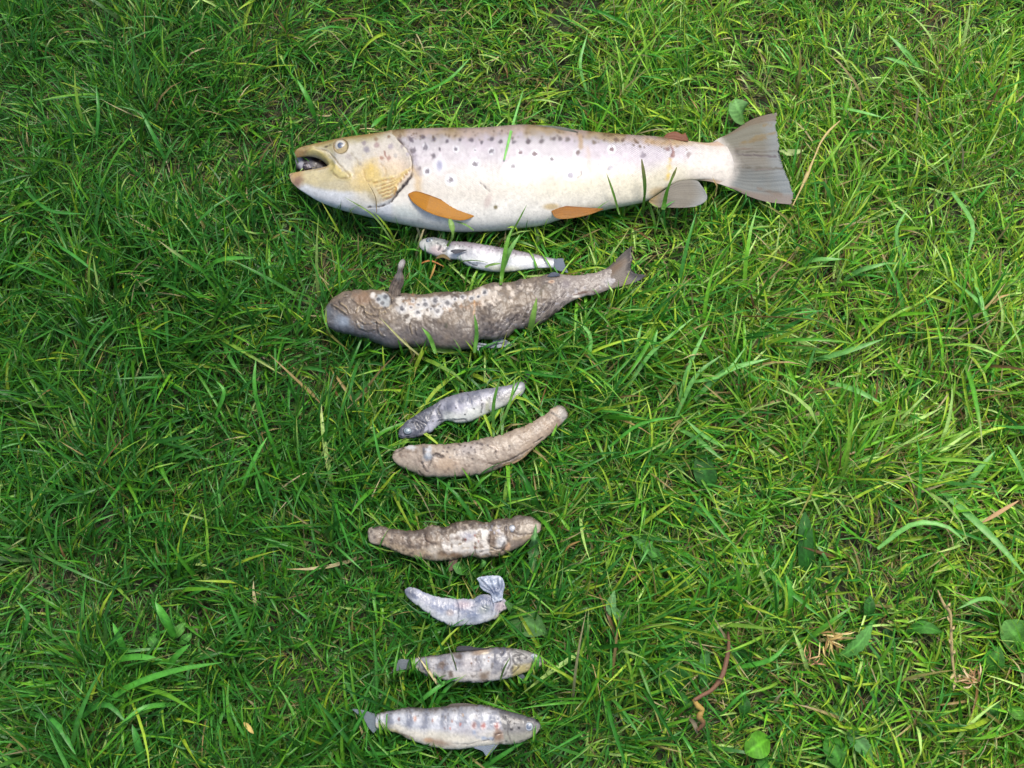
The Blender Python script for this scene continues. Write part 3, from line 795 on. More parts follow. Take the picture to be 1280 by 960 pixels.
loft(D((65, 500), (70, 440), (108, 385), (150, 345), (200, 325), (300, 310), (420, 308), (540, 325), (640, 332), (780, 340), (900, 325), (1000, 322), (1120, 315), (1200, 280), (1260, 265)) +
     E_((90, 320), (200, 308), (300, 290), (420, 265), (520, 255), (600, 257), (750, 252), (850, 236), (950, 190)),
     D((65, 500), (70, 560), (130, 600), (220, 625), (350, 655), (450, 695), (560, 722), (700, 712), (850, 722), (1000, 735), (1150, 728)) +
     E_((0, 728), (100, 722), (200, 705), (260, 655), (330, 645), (430, 612), (520, 560), (600, 490), (700, 430), (800, 405), (900, 370), (1000, 345)),
     430, 96, Z3, ([0, .1, .4, .7, 1], [.5, .52, .46, .4, .25]), p3, t3, [('head', 'wrinkled rotten head with bluish snout', lambda X, Y: X < 489), ('body', None, None)], M_MUD, rag=1.6,
     zbend=([0, .6, 1], [0, 0, -3 * MM]), seed=8, grime=.12)
def pf3(S):
    S.mix((70, 62, 58), .7 * sst(.45, .65, S.fb(5, 3))); S.mix((214, 210, 204), .95 * S.blob(*D((620, 112))[0], 4, 6, 20, .5)); S.mix((160, 160, 160), .5 * S.blob(*D((600, 190))[0], 4, 8))
fin('pectoral_fin', D((518, 352), (530, 300), (542, 262), (572, 205), (590, 178), (596, 130), (612, 96), (640, 78)), D((622, 350), (618, 310), (638, 262), (640, 210), (628, 176), (640, 140), (652, 104), (640, 78)),
    Z3 + 6 * MM, t3, (134, 122, 110), rays=5, paint=pf3, label='twisted brown fin with a white tip, sticking up', thick=2.4, ray_amp=1.0, wavy=.5, sag=([0, .5, 1], [0, 1 * MM, 3 * MM]), foot=False)
def vf3(S):
    S.mix((196, 202, 212), .9); m = sst(.5, .7, fbm(S.X * .35 + S.Y * .8, S.Y * 1.0 - S.X * .3, 2.2, 4, 2)); S.mix((96, 100, 108), .8 * m); S.dz -= .5 * m
fin('pelvic_fin', D((1110, 710), (1180, 690), (1280, 700)) + E_((100, 705), (180, 722), (238, 762)), D((1120, 730), (1180, 748)) + E_((0, 782), (80, 788), (150, 784), (238, 766)), Z3 - 3 * MM, t3,
    (170, 176, 186), rays=8, paint=vf3, label='pale blue streaked pelvic fin', thick=1.6, foot=True)
fin('adipose_fin', E_((490, 262), (510, 242), (540, 234), (580, 246)), E_((490, 268), (520, 270), (580, 262)), Z3 + 2 * MM, t3, (108, 116, 130), rays=4, thick=1.0, label='small blue grey adipose fin')
def tf3(S):
    S.mix((138, 112, 84), .7 * S.blob(*E_((985, 200))[0], 12, 5, -38, .8, .5)); S.mix((128, 132, 140), .7 * sst(780, 800, S.X) * sst(.2, -.5, S.W))
    S.mix((72, 70, 72), .8 * sst(.8, .95, S.U) * (S.fb(5, 6) > .35)); S.mix((94, 90, 86), .7 * sst(.75, .95, S.W)); S.mix((152, 144, 136), sst(.35, .1, S.U))
fin('tail_fin', E_((840, 240), (930, 198), (1000, 130), (1060, 75), (1105, 40)), E_((840, 398), (940, 360), (1010, 342), (1100, 318), (1160, 295), (1212, 262)), Z3 - 3 * MM, t3, (160, 150, 138),
    E=E_((1105, 40), (1098, 90), (1108, 150), (1095, 200), (1110, 230), (1150, 250), (1180, 250), (1212, 262)), rays=15, raycol=(116, 108, 100), paint=tf3, label='forked greyish tail fin', nu=90, M=70,
    ragE=.8, thick=1.2, foot=True, sag=([0, 1], [0, 3 * MM]))

# ================================================================== 4. grey fish with the big eye
H = zone(480, 460, 5.333)
t4 = thing('small_trout', 'small slate grey fish with a ringed eye, just above the tan fish', 'fish', origin(580, 515),
           'dead fish laid out in a column on the grass')
Z4 = 25 * MM
def p4(S):
    X, Y, U, W = S.X, S.Y, S.U, S.W
    n = S.fb(10, 4)
    S.mix((190, 190, 198), 1 + 0 * X); S.mix((116, 116, 126), .7 * sst(.35, .8, W + .3 * (n - .5))); S.mix((214, 216, 208), sst(.1, -.4, W + .3 * (n - .5)) * sst(545, 560, X))
    for x, y, rx, ry in [(430, 260, 8, 9), (600, 200, 7, 9), (760, 180, 6, 6), (300, 330, 8, 9), (520, 220, 5, 8)]:
        S.mix((84, 90, 110), .8 * S.blob(*H((x, y))[0], rx * .85, ry, 60, .8, .5))
    S.mix((182, 180, 192), .7 * S.blob(*H((500, 270))[0], 9, 6, 0, .8)); S.mix((178, 172, 168), .7 * S.blob(*H((690, 240))[0], 10, 7, -20, .8)); S.mix((176, 170, 164), .6 * S.blob(*H((830, 190))[0], 12, 6, -25, .8))
    S.mix((190, 196, 150), .5 * S.line(H((690, 220), (690, 300)), 4, .9)); S.mix((80, 84, 98), .8 * S.blob(*H((370, 310))[0], 4, 11, -15, .7))
    hd = sst(1, -2, (X - 532) + .5 * (Y - 535)); S.mix((92, 94, 104), hd * .9); S.mix((150, 152, 160), hd * sst(.5, .7, S.fb(3, 3)) * .8); S.mix((160, 156, 150), .6 * S.blob(*H((270, 440))[0], 6, 4))
    for pl in [H((195, 325), (240, 350), (280, 375), (295, 410), (280, 440)), H((175, 360), (215, 365), (245, 395), (245, 430)), H((190, 345), (255, 380), (262, 430)), H((110, 455), (150, 462), (200, 450)),
               H((375, 240), (360, 280), (385, 330), (395, 350)), H((350, 360), (400, 345), (480, 345), (540, 340), (560, 360)), H((555, 170), (575, 200), (570, 230)), H((655, 240), (650, 300)), H((205, 370), (225, 400))]:
        m = S.line(pl, 1.5, .7); S.mix((56, 56, 64), .7 * m); S.dz -= .5 * m
        S.dz += .3 * S.line([(a - 1.5, b - 1.2) for a, b in pl], 1.5)
    for x, y in [(480, 267), (600, 271), (762, 186), (327, 354), (650, 215), (540, 310), (700, 200)]: S.mix((52, 48, 54), .9 * S.blob(*H((x, y))[0], 1.1, soft=.4))
    S.mix((158, 160, 160), .7 * sst(648, 655, X)); S.dz += .5 * (S.fb(7, 4) - .5) + .3 * (S.fb(2.3, 7) - .5)
loft(H((95, 440), (105, 405), (135, 365), (175, 338), (215, 312), (280, 272), (340, 242), (400, 203), (500, 172), (600, 153), (750, 128), (850, 112), (905, 92), (935, 100), (945, 130)),
     H((95, 440), (102, 462), (140, 470), (200, 466), (260, 447), (320, 425), (370, 378), (420, 350), (480, 366), (560, 362), (640, 330), (700, 300), (780, 265), (860, 222), (920, 180), (945, 130)),
     210, 56, Z4, .48, p4, t4, [('head', 'dark slate head', lambda X, Y: (X - 533) + .5 * (Y - 536) < 0), ('body', None, None)], M_SKIN, grime=0.2, rag=.7)
put_eye(*H((158, 419))[0], 6.2, 5.2, t4, [(0, (150, 168, 176)), (.3, (168, 186, 194)), (.45, (84, 98, 110)), (.6, (168, 180, 186)), (.8, (98, 108, 118)), (1, (44, 46, 54))], dome=.6, sink=.2)
fin('tail_fin', H((915, 112), (935, 60), (950, 25), (968, 6), (988, 10)), H((950, 118), (958, 80), (974, 45), (988, 10)), Z4 - 3 * MM, t4, (92, 94, 98), rays=6, label='grey tip of the tail fin', thick=.7)

# ================================================================== 5. tan fish
t5 = thing('decayed_trout', 'tan beige decayed fish with small dark spots on its back, curving up to the right', 'fish', origin(600, 560),
           'dead fish laid out in a column on the grass')
Z5 = 26 * MM
def p5(S):
    X, Y, U, W = S.X, S.Y, S.U, S.W
    n = S.fb(14, 3)
    S.mix((176, 162, 146), 1 + 0 * X); S.mix((150, 136, 122), .85 * sst(.3, .85, W + .3 * (n - .5)) * sst(660, 600, X)); S.mix((196, 182, 164), .6 * sst(.45, .7, S.fb(9, 13)))
    S.mix((196, 172, 144), .7 * S.blob(*H((420, 640))[0], 14, 9, 0, .8)); S.mix((176, 152, 124), .7 * sst(610, 680, X) * n * 1.4)
    S.mix((176, 168, 166), .6 * S.blob(*H((560, 540))[0], 14, 7, -8, .8)); S.mix((128, 108, 90), .5 * sst(.55, .72, S.fb(5, 23)))
    for x, y in [(470, 545), (510, 515), (530, 558), (580, 530), (420, 560), (650, 540), (485, 580), (590, 605), (640, 505), (835, 520), (540, 520), (440, 595), (610, 560), (395, 555), (620, 500), (565, 565),
                 (500, 508), (430, 530), (655, 510), (600, 545), (690, 515)]:
        S.mix((86, 74, 70), .85 * S.blob(*H((x, y))[0], 1.3, soft=.5, wob=.4))
    S.mix((214, 214, 212), .85 * S.blob(*H((180, 528))[0], 7.5, 2.6, 0, .6, .6)); S.mix((92, 80, 62), .8 * S.line(H((110, 538), (150, 512), (200, 508)), 1.6))
    S.mix((206, 210, 214), .85 * S.blob(*H((300, 548))[0], 4.2, 3.8, 0, .6, .7)); S.mix((150, 160, 170), .85 * S.blob(*H((297, 590))[0], 5, 4.6, 0, .7, .6)); S.mix((92, 92, 96), .8 * S.blob(*H((265, 550))[0], 1.5, 5))
    S.dz += .8 * S.blob(*H((300, 570))[0], 6, 8)
    S.mix((170, 160, 140), .7 * S.blob(*H((210, 690))[0], 12, 6, 25, .7)); S.mix((132, 112, 92), .6 * S.line(H((90, 590), (130, 560), (220, 560)), 2, .9))
    for pl, w in [(H((330, 580), (360, 585), (395, 592)), 3.4), (H((345, 570), (370, 575)), 2), (H((255, 630), (265, 660), (285, 690)), 2.6), (H((745, 555), (740, 585), (762, 612)), 1.5), (H((60, 570), (110, 545), (130, 535)), 1.5),
                  (H((290, 690), (320, 600)), 1.2), (H((700, 640), (760, 640), (840, 610), (930, 565), (985, 530)), 1.6), (H((1000, 500), (1060, 462)), 1.4), (H((235, 690), (260, 715)), 1.6)]:
        m = S.line(pl, w, .6); S.mix((70, 58, 52), .8 * m); S.dz -= .7 * m
    for pl in [H((268, 642), (292, 672)), H((705, 520), (735, 530), (758, 548))]:
        m = S.line(pl, 2.0, .5); S.mix((232, 214, 196), .95 * m); S.dz += .6 * m
    S.mix((196, 170, 132), .8 * S.line(H((800, 650), (880, 625), (960, 575), (1010, 530)), 4, .8)); S.mix((112, 92, 72), .6 * S.blob(*H((760, 640))[0], 10, 5, -20, .7))
    S.mix((178, 172, 162), sst(5, -3, 703 - X + .3 * (Y - 520) - 2)); S.mix((86, 84, 80), .7 * S.line(H((1120, 300), (1180, 330), (1212, 325)), 2))
    S.dz += .6 * (S.fb(8, 4) - .5) + .3 * (S.fb(2.4, 7) - .5)
loft(H((55, 600), (60, 570), (80, 545), (120, 528), (200, 513), (300, 508), (420, 510), (500, 500), (600, 484), (700, 463), (800, 438), (900, 400), (1000, 350), (1080, 308), (1115, 275), (1160, 258), (1200, 275)),
     H((55, 600), (70, 625), (100, 648), (150, 680), (220, 705), (290, 724), (400, 730), (500, 724), (620, 712), (720, 690), (810, 652), (900, 612), (970, 562), (1040, 500), (1120, 430), (1180, 375), (1218, 330), (1215, 295), (1200, 275)),
     230, 64, Z5, ([0, .12, .3, 1], [.42, .5, .46, .36]), p5, t5, [('head', None, lambda X, Y: X < 534), ('tail_stub', 'frayed grey tail stub', lambda X, Y: X - .3 * (Y - 515) > 697), ('body', None, None)], M_MUD, grime=0.22, rag=1.4)

fin('tail_fin', H((1125, 262), (1150, 250), (1185, 252), (1206, 272)), H((1180, 352), (1204, 348), (1222, 330)), Z5 - .5 * MM, t5, (150, 142, 130), E=H((1206, 272), (1216, 285), (1224, 305), (1222, 330)), rays=8,
    raycol=(96, 90, 82), label='worn grey tail fin stub', thick=1.0, ragE=.8, foot=True)
fin('anal_fin', H((800, 640), (850, 620), (930, 575), (985, 540)), H((800, 652), (870, 636), (940, 592), (985, 540)), Z5 + 1 * MM, t5, (186, 162, 128), rays=4, label='pale flap folded along the belly', thick=1.2)

# ================================================================== 6. brown and white mottled fish, head right
I = zone(450, 630, 5.333)
t6 = thing('decayed_trout', 'brown rotten fish with white mottled flank, straight above the bent bluish fish', 'fish', origin(568, 675),
           'dead fish laid out in a column on the grass')
Z6 = 26 * MM
def p6(S):
    X, Y, U, W = S.X, S.Y, S.U, S.W
    n = S.fb(12, 3); f = S.fb(4, 13)
    S.mix((150, 134, 116), 1 + 0 * X); S.mix((98, 86, 74), .85 * sst(.2, .8, W + .5 * (n - .5))); S.mix((184, 166, 138), .8 * sst(-.1, -.7, W + .3 * (n - .5)))
    S.mix((172, 162, 150), .8 * sst(480, 462, X)); S.mix((74, 62, 54), .6 * sst(.5, .3, f)); S.mix((196, 184, 166), .5 * sst(.6, .75, f))
    wh = S.poly(I((540, 230), (620, 190), (700, 170), (850, 165), (860, 330), (700, 350), (560, 310), (530, 270)), 2.5, 6, 7) * sst(.2, .42, S.fb(5, 18))
    S.mix((220, 214, 204), .95 * wh); S.dz += .5 * wh
    S.mix((206, 196, 180), .9 * S.blob(*I((490, 305))[0], 8, 6, 0, .6, .5)); S.mix((214, 212, 208), .9 * S.blob(*I((940, 250))[0], 6, 8, 30, .6, .4)); S.mix((196, 196, 206), .7 * sst(.5, .7, S.fb(3, 8)) * S.blob(*I((880, 170))[0], 18, 6))
    S.mix((158, 158, 172), .7 * S.blob(*I((720, 215))[0], 8, 5, 0, .7, .5))
    for x, y, rx, ry in [(580, 242, 3.6, 4), (650, 228, 4.5, 3.5), (885, 235, 5, 6), (805, 285, 3, 4), (440, 235, 4, 5), (690, 235, 2, 2), (560, 330, 7, 3), (640, 340, 6, 3)]:
        S.mix((122, 100, 80), .7 * S.blob(*I((x, y))[0], rx, ry, 0, .8, .7))
    for x, y in [(765, 210), (705, 237), (790, 250), (765, 290)]: S.mix((150, 72, 50), .8 * S.blob(*I((x, y))[0], 1, 1.8))
    for pl, w in [(I((985, 95), (972, 150), (975, 220), (992, 265), (960, 300), (920, 338)), 2.0), (I((985, 270), (950, 305), (925, 335)), 3.8), (I((765, 260), (768, 340)), 1.2), (I((860, 215), (870, 280), (930, 300), (965, 260)), 1.6),
                  (I((1005, 190), (1060, 205), (1150, 200), (1190, 180)), 1.5), (I((1040, 100), (1060, 140), (1050, 175)), 1.2), (I((800, 320), (860, 310), (930, 322)), 1.5), (I((420, 190), (440, 240), (470, 260)), 1.3), (I((600, 340), (620, 365)), 2)]:
        m = S.line(pl, w, .6); S.mix((64, 52, 46), .7 * m); S.dz -= .7 * m
    hd = sst(633, 637, X); S.mix((150, 136, 120), .8 * hd); S.mix((206, 194, 176), .9 * hd * S.poly(I((1060, 155), (1130, 135), (1200, 130), (1200, 190), (1120, 195), (1060, 190)), 3, 2))
    S.mix((196, 178, 150), .8 * S.line(I((1030, 235), (1090, 230), (1150, 215)), 5, .8)); S.mix((146, 132, 118), .8 * S.blob(*I((1040, 265))[0], 10, 5, -20, .7)); S.mix((202, 170, 140), .8 * S.blob(*I((985, 285))[0], 3, 5, 20))
    S.mix((104, 96, 88), .7 * hd * sst(.5, .8, W + .3 * (n - .5))); S.mix((150, 118, 80), .5 * S.blob(*I((700, 340))[0], 20, 3, 0, .8))
    S.dz += 1.1 * (S.fb(8, 4) - .5) + .7 * (f - .5) + .3 * (S.fb(2.2, 7) - .5)
loft(I((55, 225), (52, 190), (60, 162), (90, 150), (150, 150), (250, 170), (400, 172), (450, 150), (500, 140), (570, 152), (650, 120), (750, 110), (850, 118), (920, 96), (1000, 96), (1040, 78), (1120, 80), (1175, 105), (1205, 130), (1207, 152)),
     I((55, 225), (65, 255), (90, 268), (150, 278), (250, 318), (350, 357), (450, 372), (560, 380), (640, 367), (720, 352), (800, 360), (900, 352), (960, 335), (1040, 300), (1110, 255), (1170, 212), (1200, 182), (1207, 152)),
     220, 64, Z6, .46, p6, t6, [('head', 'pale brown head with whitish snout', lambda X, Y: X > np.interp(Y, [640, 668, 680, 695], [635, 632.5, 636, 622])), ('body', None, None)], M_MUD, grime=0.26, rag=1.4, seed=21)
put_eye(*I((1016, 164))[0], 5.6, 5.2, t6, [(0, (214, 214, 214)), (.4, (206, 208, 210)), (.7, (160, 164, 170)), (1, (84, 76, 70))], dome=.55, sink=.35, label='clouded whitish eye')
fin('pelvic_fin', I((595, 365), (590, 400), (588, 430), (600, 448)), I((655, 362), (645, 400), (648, 430), (600, 448)), Z6 - 1 * MM, t6, (128, 108, 92), rays=5, thick=.9, label='stubby brown pelvic fin', foot=True)

# ================================================================== 7. bent bluish fish
t7 = thing('fish_remains', 'headless pale blue grey fish bent like a hook with a folded skin flap', 'fish', origin(568, 755),
           'dead fish laid out in a column on the grass')
Z7 = 25 * MM
def p7(S):
    X, Y, U, W = S.X, S.Y, S.U, S.W
    n = S.fb(10, 3)
    S.mix((190, 192, 200), 1 + 0 * X); S.mix((152, 160, 180), .8 * sst(.45, .7, n)); S.mix((214, 216, 216), .8 * sst(0, -.6, W + .4 * (n - .5)))
    S.mix((112, 122, 146), .8 * S.blob(*I((820, 640))[0], 12, 7, 10, .8, .4)); S.mix((122, 134, 156), .7 * S.blob(*I((760, 745))[0], 9, 8, 0, .8, .4)); S.mix((196, 172, 172), .6 * S.blob(*I((690, 672))[0], 9, 5, 0, .8))
    S.mix((106, 112, 128), .85 * S.blob(*I((335, 595))[0], 9, 6, 30, .8, .4)); S.mix((176, 160, 150), .6 * S.blob(*I((600, 725))[0], 5, 4)); S.mix((196, 190, 150), .7 * S.line(I((860, 775), (925, 745)), 3, .8))
    S.mix((206, 180, 176), .6 * S.blob(*I((940, 690))[0], 7, 8)); S.mix((122, 134, 124), .6 * S.blob(*I((830, 700))[0], 8, 5, -20, .7))
    for pl in [I((640, 630), (655, 700), (650, 800)), I((770, 650), (820, 640), (890, 650)), I((880, 600), (890, 680), (870, 740)), I((915, 620), (915, 690), (900, 760)), I((940, 640), (925, 700), (935, 730)),
               I((740, 690), (800, 680), (850, 700)), I((800, 610), (860, 640), (870, 690)), I((960, 650), (950, 700))]:
        m = S.line(pl, 1.6, .7); S.mix((104, 112, 130), .5 * m); S.dz -= .5 * m
        S.dz += .5 * S.line([(a + 1.6, b) for a, b in pl], 1.6)
    S.dz += .9 * (S.fb(7, 4) - .5) + .4 * (S.fb(2.4, 7) - .5)
loft(I((298, 590), (302, 568), (330, 556), (380, 565), (450, 597), (530, 622), (620, 630), (740, 632), (800, 606), (880, 600), (930, 618), (970, 640), (987, 670)),
     I((298, 590), (315, 620), (345, 648), (400, 690), (480, 750), (560, 792), (620, 816), (700, 808), (800, 800), (870, 776), (920, 756), (935, 725), (975, 700), (987, 670)),
     190, 60, Z7, .42, p7, t7, [('body', None, None)], M_SKIN, grime=0.22, rag=1.0, seed=33)
def p7b(S):
    n = S.fb(6, 3)
    S.mix((176, 186, 200), 1 + 0 * S.X); S.mix((112, 124, 150), .85 * S.blob(*I((900, 575))[0], 9, 5, -20, .8, .4)); S.mix((204, 210, 220), .7 * sst(.5, .7, n))
    for pl in [I((800, 500), (840, 540), (880, 580)), I((860, 490), (880, 540), (900, 590)), I((920, 490), (925, 550), (905, 600)), I((790, 530), (830, 565), (880, 590)), I((890, 600), (895, 640)), I((950, 520), (935, 580), (910, 610))]:
        m = S.line(pl, 1.6, .8); S.mix((96, 108, 132), .65 * m); S.dz -= .8 * m
    S.dz += 1.6 * (n - .5)
loft(I((778, 498), (800, 486), (850, 478), (900, 478), (935, 482), (955, 505), (965, 545), (955, 590), (950, 640)), I((778, 498), (792, 520), (800, 550), (820, 575), (850, 590), (868, 600), (878, 620), (880, 640), (885, 660)),
     70, 44, Z7 + 4 * MM, .22, p7b, t7, [('skin_flap', 'crumpled blue grey flap of skin', None)], M_SKIN, grime=0.22, rag=.7, tmax=1.6 * MM, seed=34, flat=.6)

# ================================================================== 8. fish second from the bottom
J = zone(430, 790, 4.741)
EYE8 = [(0, (150, 164, 172)), (.35, (130, 146, 156)), (.5, (80, 92, 104)), (.62, (210, 218, 220)), (.82, (186, 194, 196)), (1, (70, 72, 76))]
t8 = thing('small_trout', 'grey banded fish with a yellowish jaw, second from the bottom of the column', 'fish', origin(590, 830),
           'dead fish laid out in a column on the grass')
Z8 = 28 * MM
def p8(S):
    X, Y, U, W = S.X, S.Y, S.U, S.W
    n = S.fb(10, 3)
    S.mix((206, 204, 202), 1 + 0 * X); S.mix((134, 130, 130), .65 * sst(.4, .85, W + .3 * (n - .5))); S.mix((206, 200, 190), .9 * sst(-.05, -.6, W + .3 * (n - .5))); S.mix((82, 72, 62), .8 * sst(.75, .97, W + .3 * (S.fb(5, 60) - .5)))
    for x, y, rx, ry in [(585, 190, 8, 11), (790, 165, 6, 10), (900, 165, 7, 14), (945, 125, 4, 12), (480, 190, 7, 8), (690, 170, 6, 9), (400, 180, 6, 6)]:
        S.mix((88, 92, 108), .8 * S.blob(*J((x, y))[0], rx * .9, ry, 0, .8, .6))
    S.mix((186, 178, 176), .6 * S.blob(*J((740, 190))[0], 10, 9, 0, .8)); S.mix((178, 156, 130), .85 * S.blob(*J((815, 118))[0], 10, 3, -12, .6, .3)); S.mix((236, 224, 200), .95 * S.blob(*J((838, 125))[0], 4.6, 1.3, -10, .4))
    S.mix((96, 78, 62), .85 * S.blob(*J((678, 145))[0], 5, 4, 20, .6, .6)); S.mix((104, 84, 62), .8 * S.blob(*J((632, 255))[0], 3, 4, 0, .6, .6)); S.mix((132, 110, 84), .8 * S.blob(*J((830, 262))[0], 7, 5, 0, .7, .6))
    S.mix((130, 106, 84), .8 * S.blob(*J((580, 195))[0], 4, 5, 30, .7, .6)); S.mix((96, 84, 70), .5 * sst(.62, .75, S.fb(5, 14)))
    for x, y in [(755, 185), (858, 152), (855, 172), (660, 185), (810, 225)]: S.mix((146, 104, 80), .8 * S.blob(*J((x, y))[0], 1.1))
    hd = sst(637, 643, X); S.mix((140, 138, 132), .9 * hd); S.mix((190, 178, 124), .9 * hd * sst(0, -.45, W)); S.mix((206, 200, 186), .7 * S.line(J((1090, 205), (1160, 195)), 3, .9))
    for pl, w in [(J((1000, 100), (975, 130), (985, 180), (960, 240), (945, 265)), 1.8), (J((1045, 130), (1000, 150), (1008, 190), (1045, 200), (1050, 175), (1025, 165)), 1.5), (J((1000, 215), (980, 240)), 3.4), (J((1040, 205), (1010, 235), (990, 250)), 1.6),
                  (J((950, 100), (930, 140)), 1.4), (J((1080, 218), (1130, 212), (1180, 195)), 1.3), (J((700, 292), (860, 292)), 1.2), (J((1020, 115), (1060, 130)), 1.3), (J((970, 150), (940, 200), (935, 250)), 1.3), (J((770, 238), (800, 236)), 1.5)]:
        m = S.line(pl, w, .6); S.mix((64, 58, 56), .7 * m); S.dz -= .55 * m
    for x, y, r in [(1035, 152, 3), (1077, 155, 2.6), (1165, 165, 2), (1180, 185, 1.6)]: S.mix((50, 48, 50), .85 * S.blob(*J((x, y))[0], r * .8, r, 0, .5, .3))
    S.dz += .6 * (S.fb(7, 4) - .5) + .3 * (S.fb(2.3, 7) - .5)
loft(J((358, 190), (362, 168), (400, 158), (500, 142), (600, 130), (680, 115), (800, 102), (900, 90), (1000, 95), (1080, 112), (1140, 132), (1178, 160), (1187, 182)),
     J((358, 190), (362, 214), (400, 225), (450, 236), (550, 272), (650, 292), (800, 300), (900, 287), (1000, 266), (1080, 238), (1140, 212), (1180, 200), (1187, 182)),
     200, 58, Z8, .48, p8, t8, [('head', None, lambda X, Y: X > np.interp(Y, [812, 825, 840, 850], [640, 636, 634, 628])), ('body', None, None)], M_SKIN, grime=0.2, rag=.7, seed=40)
put_eye(*J((1124, 151))[0], 5.4, 5.0, t8, EYE8, dome=.4, sink=.2)
fin('tail_fin', J((318, 168), (345, 160), (385, 166)), J((262, 252), (310, 232), (385, 218)), Z8 + 1.5 * MM, t8, (128, 136, 140), F=J((318, 168), (320, 195), (300, 225), (262, 252)), rays=9, raycol=(84, 90, 94), label='notched grey tail fin', foot=True, thick=.7)
fin('dorsal_fin', J((664, 108), (675, 86), (730, 82), (790, 92), (860, 96)), J((664, 114), (740, 112), (860, 102)), Z8 + 3 * MM, t8, (88, 88, 92), rays=8, label='dark folded dorsal fin', thick=.8)
fin('pectoral_fin', J((1030, 245), (1060, 248), (1088, 292)), J((1022, 256), (1045, 276), (1088, 292)), Z8 - 1 * MM, t8, (104, 116, 122), rays=6, label='small dark pectoral fin', thick=.6, foot=True)
fin('anal_fin', J((480, 240), (520, 252), (560, 270)), J((470, 252), (510, 266), (560, 274)), Z8 - 1 * MM, t8, (150, 158, 158), rays=5, label='small pale anal fin', thick=.6, foot=True)

# ================================================================== 9. lowest fish with red spots
t9 = thing('small_trout', 'cream bellied grey fish with a row of small red spots, lowest of the column', 'fish', origin(570, 908),
           'dead fish laid out in a column on the grass')
Z9 = 28 * MM
def p9(S):
    X, Y, U, W = S.X, S.Y, S.U, S.W
    n = S.fb(12, 3)
    S.mix((204, 206, 210), 1 + 0 * X); S.mix((132, 128, 126), .7 * sst(.4, .85, W + .3 * (n - .5))); S.mix((226, 220, 204), .95 * sst(0, -.5, W + .3 * (n - .5))); S.mix((84, 74, 62), .75 * sst(.75, .97, W + .35 * (S.fb(5, 60) - .5)))
    for x in [270, 390, 480, 600, 700, 800, 880, 940]: S.mix((98, 106, 126), .72 * S.blob(*J((x, 522))[0], 4.8, 12, 6, .8, .6))
    S.mix((196, 192, 194), .7 * S.blob(*J((720, 590))[0], 24, 7, 4, .8)); S.mix((152, 120, 90), .7 * S.blob(*J((560, 655))[0], 14, 4, 8, .8, .5)); S.mix((126, 100, 80), .8 * S.line(J((310, 595), (360, 615), (410, 635)), 4, .9))
    S.mix((206, 164, 120), .6 * S.blob(*J((500, 640))[0], 6, 3)); S.mix((206, 196, 140), .6 * S.blob(*J((290, 590))[0], 7, 3, 20, .8)); S.mix((224, 218, 198), .6 * S.blob(*J((600, 615))[0], 26, 5, 5, .8))
    for x, y, r, c in [(770, 552, 2.6, (120, 34, 26)), (825, 556, 2.6, (166, 52, 34)), (905, 559, 2.8, (152, 48, 28)), (690, 546, 2.0, (186, 106, 84)), (420, 515, 2.4, (190, 128, 92)), (525, 526, 1.8, (170, 128, 110)),
                       (325, 516, 2.2, (140, 106, 96)), (630, 573, 1.4, (190, 120, 100)), (597, 570, 1.4, (120, 100, 96)), (600, 505, 1.6, (110, 100, 98)), (640, 528, 1.6, (186, 130, 104)), (705, 493, 1.6, (196, 166, 130)), (265, 512, 2, (120, 110, 108))]:
        (px, py), = J((x, y))
        if r > 2.5: S.mix((222, 200, 192), .6 * S.blob(px, py, r * 1.4, r * 2.0, 0, .4))
        S.mix(c, .7 * S.blob(px, py, r * .75, r * 1.2, 0, .5, .6))
    S.mix((150, 118, 92), .85 * S.blob(*J((915, 615))[0], 7, 8, 20, .7, .5)); S.mix((170, 182, 200), .8 * S.line(J((770, 590), (800, 625), (880, 630)), 4, .8))
    hd = sst(-1, 2, X - 627 - .2 * (Y - 908)); S.mix((132, 130, 126), .9 * hd); S.mix((178, 176, 160), .9 * hd * sst(-.1, -.6, W)); S.mix((88, 88, 90), .8 * hd * sst(.3, .8, W + .2 * (n - .5)))
    for x, y, r in [(955, 572, 1.4), (993, 574, 2.4), (1036, 568, 1.8), (986, 535, 2.0), (1010, 540, 1.5), (1145, 525, 2)]: S.mix((44, 42, 46), .9 * S.blob(*J((x, y))[0], r, soft=.5, wob=.3))
    for pl, w in [(J((950, 500), (975, 540), (970, 600), (985, 640), (1000, 665)), 1.8), (J((640, 660), (720, 665), (800, 650), (860, 640)), 1.1), (J((880, 640), (900, 610), (930, 600)), 1.3), (J((1040, 650), (1100, 635), (1150, 600)), 1.3), (J((920, 660), (960, 650)), 2.4)]:
        m = S.line(pl, w, .6); S.mix((84, 76, 72), .6 * m); S.dz -= .5 * m
    S.mix((90, 80, 68), .5 * sst(.6, .72, S.fb(4, 14)) * sst(.2, .6, W))
    S.dz += .6 * (S.fb(8, 4) - .5) + .3 * (S.fb(2.3, 7) - .5)
loft(J((186, 525), (190, 495), (215, 478), (300, 462), (380, 446), (500, 450), (640, 435), (760, 428), (850, 436), (950, 462), (1050, 490), (1120, 508), (1158, 535), (1166, 560)),
     J((186, 525), (190, 562), (215, 576), (250, 583), (320, 604), (400, 643), (500, 674), (600, 694), (700, 692), (780, 683), (850, 673), (920, 668), (1000, 666), (1080, 642), (1140, 604), (1166, 560)),
     220, 64, Z9, .48, p9, t9, [('head', None, lambda X, Y: X - 627 - .2 * (Y - 908) > 0), ('body', None, None)], M_SKIN, grime=0.2, rag=.8, seed=52)
put_eye(*J((1096, 561))[0], 6.0, 6.0, t9, [(0, (134, 148, 164)), (.35, (120, 134, 152)), (.5, (96, 106, 124)), (.62, (206, 212, 218)), (.82, (176, 184, 190)), (1, (66, 68, 74))], dome=.4, sink=.15)
